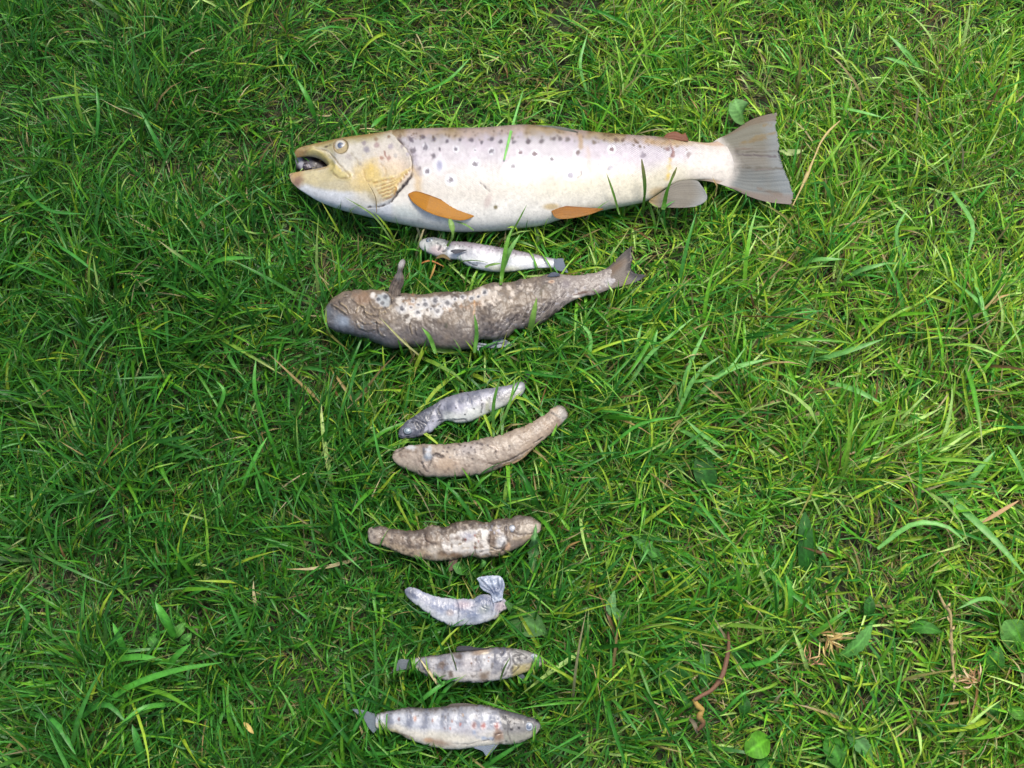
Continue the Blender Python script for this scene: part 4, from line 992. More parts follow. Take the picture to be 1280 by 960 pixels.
fin('tail_fin', J((45, 455), (90, 458), (140, 470), (205, 492)), J((176, 602), (185, 590), (195, 582), (215, 574)), Z9 - 1 * MM, t9, (134, 146, 152), F=J((45, 455), (85, 492), (120, 515), (140, 560), (176, 602)), rays=12, raycol=(94, 104, 112),
    label='blue grey tail fin', foot=True, thick=.7)
fin('pectoral_fin', J((800, 640), (850, 632), (915, 650), (905, 680)), J((770, 688), (820, 706), (850, 735), (905, 680)), Z9 + 3 * MM, t9, (152, 162, 174), rays=8, raycol=(104, 112, 124), label='blue grey pectoral fin spread below the belly', thick=.7,
    sag=([0, 1], [0, -2 * MM]), foot=True)
fin('dorsal_fin', J((600, 445), (640, 425), (720, 422), (790, 432)), J((600, 450), (700, 445), (790, 438)), Z9 + 3 * MM, t9, (120, 112, 104), rays=6, label='low frayed dorsal fin', thick=.8)

# ================================================================== ground
def ground_h(x, y):
    return (fbm(x, y, 0.11, 60, 3) - 0.5) * 0.014
s = np.linspace(-1, 1, 181)
gx = np.sinh(s * 4.2) / math.sinh(4.2) * 40.0
GX, GY = np.meshgrid(gx, gx, indexing='ij')
r_ = np.hypot(GX, GY)
GZ = ground_h(GX, GY) * sst(4, 1, r_) - 0.002
ix = np.arange(181 * 181).reshape(181, 181)
Q = np.stack([ix[:-1, :-1], ix[1:, :-1], ix[1:, 1:], ix[:-1, 1:]], -1).reshape(-1, 4)
g = add_obj('ground', np_mesh('ground', np.stack([GX, GY, GZ], -1).reshape(-1, 3), Q, None, soil_material()))
g['kind'] = 'structure'

# ================================================================== what lies on the grass presses it down
foot = np.concatenate(FOOT)
R0, RES, NG = -0.62, 0.001, 1240
def gi(a): return np.clip(((a - R0) / RES).astype(int), 0, NG - 1)
fi, fj = gi(foot[:, 0]), gi(foot[:, 1])
TOPZ = np.full((NG, NG), -1.0); CEIL = np.full((NG, NG), 9.0)
np.maximum.at(TOPZ, (fi, fj), foot[:, 2]); np.minimum.at(CEIL, (fi, fj), foot[:, 3])
for _ in range(2):
    for a, b in ((1, 0), (-1, 0), (0, 1), (0, -1)):
        TOPZ = np.where(TOPZ < 0, np.roll(TOPZ, (a, b), (0, 1)), TOPZ)
INS = TOPZ > 0
for _ in range(26):
    for a, b in ((1, 0), (-1, 0), (0, 1), (0, -1)):
        CEIL = np.minimum(CEIL, np.roll(CEIL, (a, b), (0, 1)) + 0.0016)
DIN = np.where(INS, 9.0, 0.0)
for _ in range(22):
    for a, b in ((1, 0), (-1, 0), (0, 1), (0, -1)):
        DIN = np.minimum(DIN, np.roll(DIN, (a, b), (0, 1)) + RES)

# ================================================================== leaf strips
def sweep(x, y, z, w, roll, fold, K):
    """ribbons along (N,S) centre lines -> vertices (N,S,K,3)"""
    c = np.stack([x, y, z], -1)
    t = np.gradient(c, axis=1)
    t /= np.maximum(np.linalg.norm(t, axis=-1, keepdims=True), 1e-9)
    sd = np.stack([-t[..., 1], t[..., 0], 0 * t[..., 0]], -1)
    l = np.linalg.norm(sd, axis=-1, keepdims=True)
    m = sd.sum(1, keepdims=True); m /= np.maximum(np.linalg.norm(m, axis=-1, keepdims=True), 1e-9)
    sd = np.where(l > 0.12, sd / np.maximum(l, 1e-9), m)
    up = np.cross(t, sd)
    sgn = np.sign(up[..., 2:3]); sgn[sgn == 0] = 1
    r = roll[..., None]
    s2 = sd * np.cos(r) + up * np.sin(r)
    n2 = np.cross(t, s2)
    if K == 2:
        return np.stack([c + s2 * w[..., None] / 2, c - s2 * w[..., None] / 2], 2)
    dn = n2 * (fold * w)[..., None]
    return np.stack([c + s2 * w[..., None] / 2 + dn, c, c - s2 * w[..., None] / 2 + dn], 2)

def strip_faces(N, S, K):
    ix = np.arange(N * S * K).reshape(N, S, K)
    return np.stack([ix[:, :-1, :-1], ix[:, 1:, :-1], ix[:, 1:, 1:], ix[:, :-1, 1:]], -1).reshape(-1, 4)

PROF = {5: [.75, 1, .95, .62, .04], 6: [.7, .95, 1, .9, .6, .04], 7: [.65, .92, 1, .98, .85, .55, .03]}

def settle(x, y, z, over, deep=.005):
    """keeps leaves under and beside what lies on the grass; 'over' ones may lean a little across the edge"""
    i, j = gi(x), gi(y)
    inr = (np.abs(x) < 0.6) & (np.abs(y) < 0.6)
    ce = np.where(inr, CEIL[i, j], 9.0); tp = np.where(inr, TOPZ[i, j], -1.0); di = np.where(inr, DIN[i, j], 0.0)
    jit = rng.random(z.shape[0])[:, None] * 0.002
    ok = over & (di.max(1) < deep) & (di[:, 0] < 0.0005)
    zz = np.where(ok[:, None], np.where(tp > 0, np.maximum(z, tp + 0.002), z), np.minimum(z, np.maximum(ce - jit, 0.003)))
    return zz

def blades(N, x0, y0, az, L, w, p0, bend, curl, S, K, cols, tipc, tipm, over, deep=.005):
    s = np.linspace(0, 1, S)[None]
    ds = (L / (S - 1))[:, None]
    pit = p0[:, None] - bend[:, None] * s ** 1.3
    a = az[:, None] + curl[:, None] * s
    dx = np.cos(pit) * np.cos(a) * ds; dy = np.cos(pit) * np.sin(a) * ds; dz = np.sin(pit) * ds
    z = lambda q: np.concatenate([np.zeros((N, 1)), np.cumsum(q[:, :-1], 1)], 1)
    x = x0[:, None] + z(dx); y = y0[:, None] + z(dy)
    h = ground_h(x, y)
    zz = np.maximum(z(dz) + h[:, :1], h + 0.001 + 0.002 * rng.random((N, 1)))
    zz = settle(x, y, zz, over, deep)
    ww = w[:, None] * np.array(PROF[S])[None]
    roll = (rng.normal(0, .5, N)[:, None] + rng.normal(0, .7, N)[:, None] * s)
    V = sweep(x, y, zz, ww, roll, 0.22, K)
    C = cols[:, None, :] * np.ones((1, S, 1))
    base = np.clip(1 - s / .35, 0, 1)[..., None]
    C = C * (1 - base * .45) + base * .45 * lin((176, 178, 120)) * .55
    tm = (np.clip((s - .72) / .25, 0, 1) * tipm[:, None])[..., None]
    C = C * (1 - tm) + tipc[:, None, :] * tm
    C = np.repeat(C[:, :, None], K, 2)
    if K == 3:
        C[:, :, 1] *= 1.22
    return V.reshape(-1, 3), C.reshape(-1, 3)

# leaf colours (albedo); the lawn's uneven brightness from left to right is painted in
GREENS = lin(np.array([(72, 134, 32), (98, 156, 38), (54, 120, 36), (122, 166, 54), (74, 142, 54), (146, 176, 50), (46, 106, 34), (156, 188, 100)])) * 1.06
PROB_L = np.array([.2, .08, .26, .04, .16, .02, .23, .01]); PROB_R = np.array([.16, .2, .06, .18, .08, .2, .02, .10])  # darker greens left, brighter and yellower right: carries the light gradient too
DEAD = lin(np.array([(178, 162, 106), (164, 142, 88), (128, 100, 62), (196, 184, 134), (150, 148, 78)]))

def pick(x, y, dead):
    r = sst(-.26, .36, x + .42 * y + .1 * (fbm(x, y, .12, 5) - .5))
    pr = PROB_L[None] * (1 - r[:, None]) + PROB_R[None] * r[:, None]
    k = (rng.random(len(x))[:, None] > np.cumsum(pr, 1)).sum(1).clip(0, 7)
    c = GREENS[k] * (.7 + .5 * rng.random((len(x), 1))) * (.74 + .34 * r[:, None])  # leaves dimmed toward the lower left, weaker light put into their colour
    dd = rng.random(len(x)) < dead * (.16 + 1.1 * r) * (.4 + 1.2 * sst(.35, .65, fbm(x, y, .05, 71)))
    c[dd] = DEAD[rng.integers(0, 5, dd.sum())] * (.45 + .45 * rng.random((dd.sum(), 1)))
    return c

HX, HY = 0.52, 0.42
def scatter(n, hx=HX, hy=HY):
    return rng.uniform(-hx, hx, n), rng.uniform(-hy - .01, hy + .06, n)

def clump(x, y):
    return .62 + .76 * sst(.3, .7, fbm(x, y, .06, 41, 3))

HOLLOWS = [(*P(q[0], q[1], 0)[:2], q[2]) for q in [(876, 706, .012), (872, 640, .008), (1100, 800, .016), (1078, 880, .014), (915, 728, .011), (1190, 880, .013), (1045, 745, .012), (960, 900, .012), (860, 590, .01), (1225, 800, .01), (780, 900, .01)]]

def tillers(nt, per, L0, L1, w0, w1, S, K, dead, p_mu, hx=HX, hy=HY, coh=.9, over=.0, lfn=True):
    tx, ty = scatter(nt, hx, hy)
    keep = rng.random(nt) < (.74 + .45 * sst(.25, .6, fbm(tx, ty, .035, 88, 2)))
    for hx_, hy_, hr in HOLLOWS:
        keep &= (rng.random(nt) > .8 * sst(1.3, .6, np.hypot((tx - hx_), (ty - hy_)) / hr))
    tx, ty = tx[keep], ty[keep]; nt = len(tx)
    flow = (fbm(tx, ty, .12, 90, 2) - .5) * 9 + 1.2
    ta = flow + rng.normal(0, coh, nt)
    N = nt * per
    rp = lambda q: np.repeat(q, per)
    x0 = rp(tx) + rng.normal(0, .0022, N); y0 = rp(ty) + rng.normal(0, .0022, N)
    az = rp(ta) + rng.normal(0, .75, N)
    L = rng.uniform(L0, L1, N) * (clump(x0, y0) if lfn else 1) * rng.choice([1, 1, 1, .6], N)
    w = rng.uniform(w0, w1, N) * (.75 + .25 * L / L1) * (1 - .22 * sst(-.05, .3, y0)); L = L * (1 - .15 * sst(-.05, .3, y0))
    p0 = np.clip(rng.normal(p_mu, .3, N), .15, 1.5)
    bend = np.abs(rng.normal(1.0, .65, N)) + .1
    curl = rng.normal(0, .35, N)
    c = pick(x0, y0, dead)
    tipc = DEAD[rng.integers(0, 5, N)]; tipm = (rng.random(N) < .13) * rng.random(N)
    return blades(N, x0, y0, az, L, w, p0, bend, curl, S, K, c, tipc, tipm, rng.random(N) < over), N, S, K

def edge_blades(n):
    """blades rooted just outside the lower edges, leaning in over them"""
    edge = foot[(np.abs(foot[:, 2] - foot[:, 3]) < .004)]
    i, j = gi(edge[:, 0]), gi(edge[:, 1] - .004)
    edge = edge[TOPZ[i, j] < 0]
    e = edge[rng.integers(0, len(edge), n)]
    x = e[:, 0] + rng.normal(0, .004, n); y = e[:, 1] - rng.uniform(.002, .016, n)
    ok = TOPZ[gi(x), gi(y)] < 0
    x, y = x[ok], y[ok]; n = len(x)
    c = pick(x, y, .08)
    L = rng.uniform(.022, .046, n)
    return blades(n, x, y, rng.normal(1.57, .6, n), L, rng.uniform(.0009, .0022, n), np.clip(rng.normal(1.15, .2, n), .6, 1.5), np.abs(rng.normal(.8, .4, n)), rng.normal(0, .4, n), 7, 3,
                  c, DEAD[rng.integers(0, 5, n)], (rng.random(n) < .15) * .7, np.ones(n, bool), .009), n, 7, 3

def grass_object(name, packs, label, mat=M_GRASS):
    Vs, Cs, Fs, o = [], [], [], 0
    for (V, C), N, S, K in packs:
        Vs.append(V); Cs.append(C); Fs.append(strip_faces(N, S, K) + o); o += len(V)
    ob = add_obj(name, np_mesh(name, np.concatenate(Vs), np.concatenate(Fs), np.concatenate(Cs), mat))
    ob['kind'] = 'stuff'; ob['label'] = label; ob['category'] = 'grass'
    return ob

# thatch: dead bits lying between the tillers
def thatch(n):
    x, y = scatter(n)
    L = rng.uniform(.008, .03, n)
    c = DEAD[rng.integers(0, 5, n)] * (.14 + .45 * rng.random((n, 1)))
    gsel = rng.random(n) < .25
    c[gsel] = lin((96, 104, 52)) * .6
    return blades(n, x, y, rng.uniform(0, 6.28, n), L, rng.uniform(.0006, .0014, n), rng.uniform(0, .5, n), rng.uniform(0, .8, n), rng.normal(0, .8, n), 5, 2, c, c, np.zeros(n),
                  np.zeros(n, bool)), n, 5, 2
grass_object('thatch', [thatch(19000)], 'dead straw-coloured bits of old grass between the green blades')
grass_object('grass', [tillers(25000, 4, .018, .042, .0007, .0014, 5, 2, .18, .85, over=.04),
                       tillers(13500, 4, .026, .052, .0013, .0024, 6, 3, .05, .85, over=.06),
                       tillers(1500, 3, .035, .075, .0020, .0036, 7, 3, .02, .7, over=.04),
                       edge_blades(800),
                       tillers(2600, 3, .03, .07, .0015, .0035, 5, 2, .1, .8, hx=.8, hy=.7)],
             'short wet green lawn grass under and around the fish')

# ================================================================== single leaves, stems and stalks drawn one by one
PREV = []
def top_at(px, py, z):
    q = P(px, py, z); i, j = gi(q[..., 0]), gi(q[..., 1])
    return TOPZ[i, j]

def path_world(pts, n, z0, z1, arch=.5, lift=.0015):
    """leaf course given by photo points; rises from z0 to z1 and never dives into what lies on the grass"""
    p = spline(pts, n)
    s = np.linspace(0, 1, n)
    z = z0 + (z1 - z0) * s ** .7 + arch * .01 * np.sin(np.pi * s)
    for _ in range(3):
        tp = top_at(p[:, 0], p[:, 1], z)
        z = np.where(tp > 0, np.maximum(z, tp + lift), z)
    k = np.array([1, 2, 3, 2, 1]) / 9
    zs = np.convolve(np.pad(z, 2, 'edge'), k, 'valid')
    z = np.where(top_at(p[:, 0], p[:, 1], z) > 0, np.maximum(z, zs), zs)
    return P(p[:, 0], p[:, 1], z)

def strap(name, pts, w, col, z0=.012, z1=.03, label=None, cat='grass blade', group=None, arch=.5, parent=None, tip=1.0, tc=None, n=16, mat=M_GRASS, twist=.2, shape=None):
    c = path_world(pts, n, z0, z1, arch)
    s = np.linspace(0, 1, n)
    pr = np.interp(s, [0, .15, .45, .75, 1], [.6, .9, 1, .75, .03]) if shape is None else np.interp(s, np.linspace(0, 1, len(shape)), shape)
    V = sweep(c[None, :, 0], c[None, :, 1], c[None, :, 2], (w * PXM * pr)[None], (twist * np.sin(s * 3 + pts[0][0]))[None], .16, 3)
    base = lin(col) * (1 + .1 * rng.normal())
    C = np.repeat((base[None] * (1 - .25 * (s < .1))[:, None])[:, None], 3, 1)
    C[:, 1] *= 1.2
    if tc is not None:
        m = sst(.45, .9, s)[:, None, None]; C = C * (1 - m) + lin(tc) * m
    V = V.reshape(-1, 3)
    loc = V.mean(0) * [1, 1, 0] if parent is None else np.array(parent.location)
    o = add_obj(name, np_mesh(name, V - loc, strip_faces(1, n, 3), C.reshape(-1, 3), mat), parent, loc if parent is None else None)
    if label: o['label'] = label
    if parent is None: o['category'] = cat
    if group: o['group'] = group
    return o

wide = []
WIDE = [  # courses of the conspicuous wide blades (photo points), width in photo points, colour
 (((786, 482), (815, 440), (868, 396)), 6, 0), (((848, 505), (862, 455), (884, 408)), 7, 0), (((845, 520), (870, 470), (905, 442)), 6.5, 0), (((868, 500), (905, 465), (962, 448)), 8.5, 0),
 (((1012, 452), (1055, 440), (1104, 424)), 8, 0), (((1036, 478), (1070, 488), (1102, 504)), 8, 0), (((996, 332), (1020, 325), (1052, 324)), 8, 0), (((1056, 350), (1075, 338), (1112, 328)), 7, 0),
 (((848, 536), (870, 548), (905, 576)), 6.5, 0), (((122, 886), (162, 858), (220, 838), (278, 828)), 9, 1), (((140, 826), (170, 821), (204, 825)), 9, 1), (((208, 840), (220, 820), (238, 805)), 9, 1),
 (((218, 796), (208, 776), (194, 752)), 13, 1), (((158, 818), (150, 800), (141, 778)), 9, 1), (((394, 148), (386, 125), (371, 99)), 8, 1), (((206, 198), (192, 170), (175, 138)), 6, 2),
 (((120, 176), (123, 140), (120, 104)), 5, 2), (((1176, 613), (1222, 654), (1255, 688), (1284, 722)), 10, 0), (((1097, 686), (1142, 655), (1185, 659), (1210, 682)), 7, 0), (((1202, 613), (1222, 588), (1244, 564)), 8, 0),
 (((1282, 604), (1272, 580), (1259, 556)), 8, 0), (((485, 143), (474, 150), (463, 160)), 8, 1), (((1154, 92), (1134, 68), (1110, 43)), 8, 0), (((1146, 88), (1126, 78), (1104, 71)), 6, 0),
 (((1040, 135), (1066, 138), (1104, 147)), 6, 0), (((906, 560), (880, 545), (858, 525)), 6, 0), (((250, 345), (275, 325), (320, 322)), 7, 1), (((270, 520), (280, 490), (270, 476)), 6, 1),
 (((325, 520), (318, 480), (320, 448)), 6, 1), (((730, 470), (738, 420), (712, 395)), 6, 0), (((800, 460), (795, 440), (802, 405)), 6, 0), (((822, 455), (818, 430), (822, 412)), 6, 0),
 (((860, 610), (895, 655), (925, 690)), 5, 1), (((930, 690), (955, 712), (1030, 775)), 7, 1), (((985, 770), (988, 740), (982, 718)), 9, 1), (((935, 785), (970, 760), (969, 715)), 4, 1),
 (((1270, 760), (1230, 748), (1195, 762)), 6, 0), (((915, 835), (960, 826), (985, 805)), 7, 1), (((900, 895), (925, 870), (940, 862)), 5, 1), (((840, 480), (900, 470), (935, 430)), 5, 0),
 (((760, 560), (800, 530), (850, 520)), 5, 1), (((60, 300), (90, 318), (125, 345)), 5, 2), (((20, 225), (60, 262), (110, 268)), 5, 2), (((300, 615), (320, 570), (335, 545)), 6, 1),
 (((90, 905), (130, 880), (160, 905)), 8, 2), (((35, 890), (70, 905), (96, 945)), 8, 2), (((180, 965), (176, 940), (165, 905)), 12, 2), (((25, 800), (35, 770), (20, 750)), 6, 2),
 (((220, 880), (180, 885), (150, 905)), 7, 1), (((630, 200), (640, 160), (655, 110)), 4, 0), (((520, 120), (560, 100), (590, 70)), 5, 1), (((735, 120), (725, 80), (735, 40)), 5, 0),
 (((1190, 240), (1215, 280), (1210, 320)), 8, 0), (((1130, 330), (1120, 290), (1135, 260)), 6, 0), (((1240, 420), (1225, 380), (1190, 350)), 6, 0), (((1210, 340), (1225, 370), (1230, 395)), 7, 0),
]
WC = [(104, 162, 78), (70, 138, 44), (54, 116, 40)]
for q, w, k in WIDE:
    c = path_world(q, 9, .008, .024 + .006 * rng.random(), .6)
    s = np.linspace(0, 1, 9)
    pr = np.interp(s, [0, .2, .5, .8, 1], [.65, .95, 1, .7, .04])
    V = sweep(c[None, :, 0], c[None, :, 1], c[None, :, 2], (w * .85 * PXM * pr)[None], (.25 * np.sin(s * 3 + q[0][0]))[None], .14, 3)
    C = np.repeat((lin(WC[k]) * (.85 + .3 * rng.random()))[None, None], 9, 0).repeat(3, 1); C[:, 1] *= 1.25
    wide.append(((V.reshape(-1, 3), C.reshape(-1, 3)), 1, 9, 3))
grass_object('wide_grass', wide, 'wider pale green blades lying over the fine lawn grass')

# grass tufts whose blades cross the fish
GO = 'grass tufts with blades crossing over the fish'
tf = thing('grass_tuft', 'three dark grass stems standing over the rear flank of the large trout', 'grass', origin(803, 268), GO)
strap('stem', ((774, 268), (766, 240), (758, 216)), 3.4, (92, 130, 52), .02, .055, tc=(104, 122, 60), parent=tf)
strap('stem', ((803, 268), (806, 235), (802, 199)), 5.0, (74, 112, 40), .02, .058, tc=(96, 98, 54), shape=[.8, .8, .6, .9, 1, .9, .3], parent=tf)
strap('stem', ((829, 262), (834, 238), (846, 209)), 5.5, (92, 146, 46), .02, .055, tc=(104, 110, 58), shape=[1, 1, .9, .6, .5, .7, .2], parent=tf)
tf = thing('grass_tuft', 'thin green stem leaning over the belly of the large trout right of the orange fin', 'grass', origin(632, 304), GO)
strap('stem', ((632, 304), (646, 280), (659, 255)), 2.6, (96, 138, 52), .02, .05, parent=tf)
tf = thing('grass_tuft', 'thin stem lying across the throat and yellow gill rays of the large trout', 'grass', origin(492, 304), GO)
strap('stem', ((492, 304), (467, 270), (430, 246)), 2.4, (104, 132, 66), .018, .04, parent=tf)
strap('stem', ((471, 266), (469, 246), (459, 227)), 1.2, (112, 98, 66), .03, .05, parent=tf)
tf = thing('grass_tuft', 'pale stem with a small bud crossing the neck of the small silver fish', 'grass', origin(559, 308), GO)
strap('stem', ((559, 308), (566, 294), (562, 272)), 3.4, (106, 140, 62), .028, .045, shape=[1, 1, .9, .9, 2.2, 2.0, .4], parent=tf)
strap('stem', ((592, 288), (582, 281), (567, 276)), 2.4, (100, 138, 66), .025, .04, parent=tf)
tf = thing('grass_tuft', 'two tall wide blades crossing the middle of the small silver fish', 'grass', origin(626, 356), GO)
strap('blade', ((626, 356), (630, 326), (634, 303), (642, 281)), 6, (96, 146, 50), .018, .046, parent=tf)
strap('blade', ((629, 336), (637, 314), (650, 293)), 6, (118, 168, 84), .022, .046, parent=tf)
strap('blade', ((606, 334), (615, 331), (627, 329)), 4, (104, 134, 66), .024, .034, parent=tf)
tf = thing('grass_tuft', 'wide grass blade standing over the rear flank of the slimy brown fish', 'grass', origin(661, 420), GO)
strap('blade', ((661, 420), (668, 388), (671, 372)), 7.5, (116, 152, 66), .018, .05, parent=tf)
tf = thing('grass_tuft', 'upright grass blade over the middle of the belly of the slimy brown fish', 'grass', origin(593, 441), GO)
strap('blade', ((593, 441), (596, 416), (593, 392)), 5.2, (86, 136, 52), .018, .046, parent=tf)
tf = thing('grass_tuft', 'grass blade over the belly of the slimy brown fish, just behind its head', 'grass', origin(545, 442), GO)
strap('blade', ((545, 442), (537, 422), (527, 409)), 5.5, (96, 146, 56), .018, .044, parent=tf)
tf = thing('grass_tuft', 'long straw-yellow stem across the head of the slimy brown fish', 'grass', origin(530, 449), GO)
strap('stem', ((530, 449), (505, 428), (474, 396)), 2.6, (170, 170, 112), .02, .045, parent=tf)
tf = thing('grass_tuft', 'two tall grass blades crossing the tail of the slate grey fish', 'grass', origin(617, 546), GO)
strap('blade', ((617, 546), (617, 506), (626, 468)), 4.4, (84, 134, 50), .02, .05, parent=tf)
strap('blade', ((621, 543), (637, 504), (645, 466)), 3.6, (104, 152, 62), .02, .05, parent=tf)
tf = thing('grass_tuft', 'short thin stem lying on the back of the second lowest fish', 'grass', origin(571, 838), GO)
strap('stem', ((571, 838), (566, 822), (559, 803)), 1.8, (78, 92, 60), .03, .045, parent=tf)
tf = thing('grass_tuft', 'curved green stem across the gills of the second lowest fish', 'grass', origin(625, 852), GO)
strap('stem', ((625, 852), (630, 836), (638, 821)), 2.4, (92, 120, 60), .024, .045, parent=tf)

# broad-leaved weeds
def broad_leaf(parent, base, tip, w, col, z=(.006, .02), teeth=0.0, bendpx=(0, 0), shape=None, n=26, K=9, cup=.12, name='leaf', label=None, tn=7):
    bx, by = base; tx, ty = tip
    mid = ((bx + tx) / 2 + bendpx[0], (by + ty) / 2 + bendpx[1])
    c = path_world((base, mid, tip), n, z[0] * .3, z[1] - .011, .5)
    s = np.linspace(0, 1, n)
    sh = shape or [.12, .25, .6, .9, 1, .96, .8, .45, .05]
    pr = np.interp(s, np.linspace(0, 1, len(sh)), sh)
    if teeth: pr = pr * (1 - teeth * ((s * tn) % 1.0))
    t = np.gradient(c, axis=0); t /= np.linalg.norm(t, axis=1, keepdims=True)
    sd = np.stack([-t[:, 1], t[:, 0], 0 * s], 1); sd /= np.linalg.norm(sd, axis=1, keepdims=True)
    up = np.cross(t, sd); up[up[:, 2] < 0] *= -1
    k = np.linspace(-1, 1, K)
    W = w * PXM * pr / 2
    off = (np.abs(k)[None] ** 1.3) * cup * W[:, None] + .05 * W[:, None] * np.abs(np.sin(s[:, None] * 22 - np.abs(k)[None] * 5)) + rng.normal(0, .12) * W[:, None] * k[None]
    V = c[:, None] + sd[:, None] * (W[:, None] * k[None])[..., None] + up[:, None] * off[..., None]
    b = lin(col)
    vein = np.maximum(np.exp(-(k[None] / .1) ** 2) * np.ones((n, 1)), .5 * np.exp(-(((s[:, None] * 9 - np.abs(k)[None] * 1.6) % 1.0 - .5) / .14) ** 2))
    C = b[None, None] * [.72, .86, .6] * (1 + .8 * vein[..., None]) * (.7 + .6 * fbm(s[:, None] * 5 + bx, k[None] * 2 + by, 1, 3, 2))[..., None]
    V = V.reshape(-1, 3)
    o = add_obj(name, np_mesh(name, V - np.array(parent.location), strip_faces(1, n, K), C.reshape(-1, 3), M_LEAF), parent)
    if label: o['label'] = label
    return o

ROUND = [.1, .5, .85, 1, 1, .95, .8, .55, .1]
GW = 'broad-leaved weeds growing in the lawn'
def weed(name, label, cen, leaves, cat='weed'):
    t = thing(name, label, cat, origin(*cen), GW)
    for L in leaves: broad_leaf(t, *L[:4], **(L[4] if len(L) > 4 else {}))
    return t
weed('broadleaf_weed', 'pale green broad leaf poking out above the tail fin of the large trout', (925, 138), [((930, 152), (918, 124), 32, (112, 150, 96), dict(shape=ROUND, z=(.02, .034)))])
weed('broadleaf_weed', 'grey green broad leaf immediately right of the bent bluish fish', (655, 770), [((632, 752), (684, 792), 33, (78, 116, 66), dict(z=(.008, .022), bendpx=(-2, 4))), ((640, 790), (668, 768), 22, (70, 112, 60))])
weed('broadleaf_weed', 'oval leaf half hidden below the brown mottled fish', (590, 710), [((607, 702), (566, 708), 24, (74, 118, 58), dict(shape=ROUND, z=(.014, .024), bendpx=(0, 6)))])
weed('dandelion', 'narrow toothed leaf standing under the snout of the brown mottled fish', (668, 690), [((667, 738), (670, 655), 15, (104, 142, 96), dict(teeth=.45, z=(.012, .026), bendpx=(-2, 0), tn=9))])
weed('dandelion', 'small pale curled leaf in the open grass right of the bent bluish fish', (768, 760), [((790, 776), (768, 738), 13, (112, 152, 104), dict(z=(.02, .034), bendpx=(-14, 6)))])
weed('dock_plant', 'dark green upright leaf right of the tail of the tan fish', (880, 592), [((892, 622), (872, 566), 28, (44, 92, 38), dict(z=(.008, .022)))])
weed('dock_plant', 'dark green strap leaf standing in the grass at middle right', (1006, 680), [((1008, 722), (1006, 640), 19, (42, 92, 36), dict(z=(.008, .026), shape=[.5, .8, 1, 1, 1, .95, .85, .6, .1]))])
weed('dandelion', 'dark toothed leaf lying beside a round one near the dark hollow', (815, 692), [((845, 714), (788, 668), 17, (74, 122, 60), dict(teeth=.4, z=(.01, .024))), ((838, 730), (868, 716), 24, (58, 106, 46), dict(shape=ROUND, z=(.008, .018))),
      ((830, 712), (795, 690), 14, (58, 106, 48), dict(teeth=.4, z=(.008, .02)))])
weed('plantain', 'two oval leaves just left of the reddish stalk', (850, 845), [((862, 866), (816, 832), 34, (62, 116, 54), dict(shape=ROUND, z=(.01, .024))), ((880, 868), (882, 806), 15, (66, 116, 62), dict(z=(.01, .024), shape=ROUND)),
      ((862, 870), (850, 878), 22, (50, 98, 44), dict(shape=ROUND))])
weed('broadleaf_weed', 'small dark leaf touching the right side of the reddish stalk', (922, 818), [((935, 832), (912, 806), 20, (50, 102, 42), dict(shape=ROUND, z=(.01, .022)))])
weed('plantain', 'bright green rounded leaf near the bottom edge right of the reddish stalk', (946, 932), [((962, 922), (932, 942), 30, (92, 146, 44), dict(shape=ROUND, z=(.012, .026))), ((966, 950), (948, 972), 26, (62, 112, 46), dict(shape=ROUND)),
      ((930, 900), (932, 868), 14, (50, 98, 42))])
weed('dandelion', 'toothed mid green leaf beside the pale straw tuft', (1065, 800), [((1040, 826), (1091, 779), 19, (88, 138, 72), dict(teeth=.35, z=(.014, .03), bendpx=(6, 4), tn=8)), ((1085, 778), (1088, 744), 14, (52, 100, 42), dict(z=(.01, .026)))])
weed('dock_plant', 'narrow horizontal leaf above and left of the dry seed stalk', (1150, 790), [((1128, 790), (1178, 790), 15, (66, 118, 46), dict(z=(.012, .026), bendpx=(0, -6))), ((1118, 796), (1104, 800), 24, (58, 96, 60), dict(shape=ROUND, z=(.006, .012)))])
weed('plantain', 'round pale leaf at the right edge of the photo', (1268, 790), [((1284, 812), (1256, 776), 40, (92, 138, 70), dict(shape=ROUND, z=(.016, .03))), ((1232, 848), (1250, 808), 24, (72, 124, 50), dict(z=(.012, .028)))])
weed('plantain', 'leaves right of the dry brush tuft', (1250, 885), [((1228, 872), (1250, 900), 20, (62, 112, 46), dict(z=(.01, .024))), ((1258, 878), (1280, 900), 16, (92, 142, 58), dict(z=(.014, .03))), ((1262, 870), (1278, 860), 14, (66, 118, 48))])
weed('plantain', 'large mid green leaves at the bottom edge below the straw tuft', (1055, 930), [((1034, 912), (1052, 962), 26, (66, 122, 44), dict(z=(.014, .028))), ((1054, 904), (1092, 950), 22, (80, 122, 74), dict(z=(.014, .028), teeth=.25)), ((1052, 880), (1040, 905), 18, (76, 118, 68))])
weed('broadleaf_weed', 'small rosette of short leaves in the lower left grass', (205, 790), [((214, 800), (232, 778), 12, (88, 134, 66)), ((222, 806), (240, 792), 11, (74, 124, 56)), ((200, 812), (186, 796), 12, (74, 122, 58))])

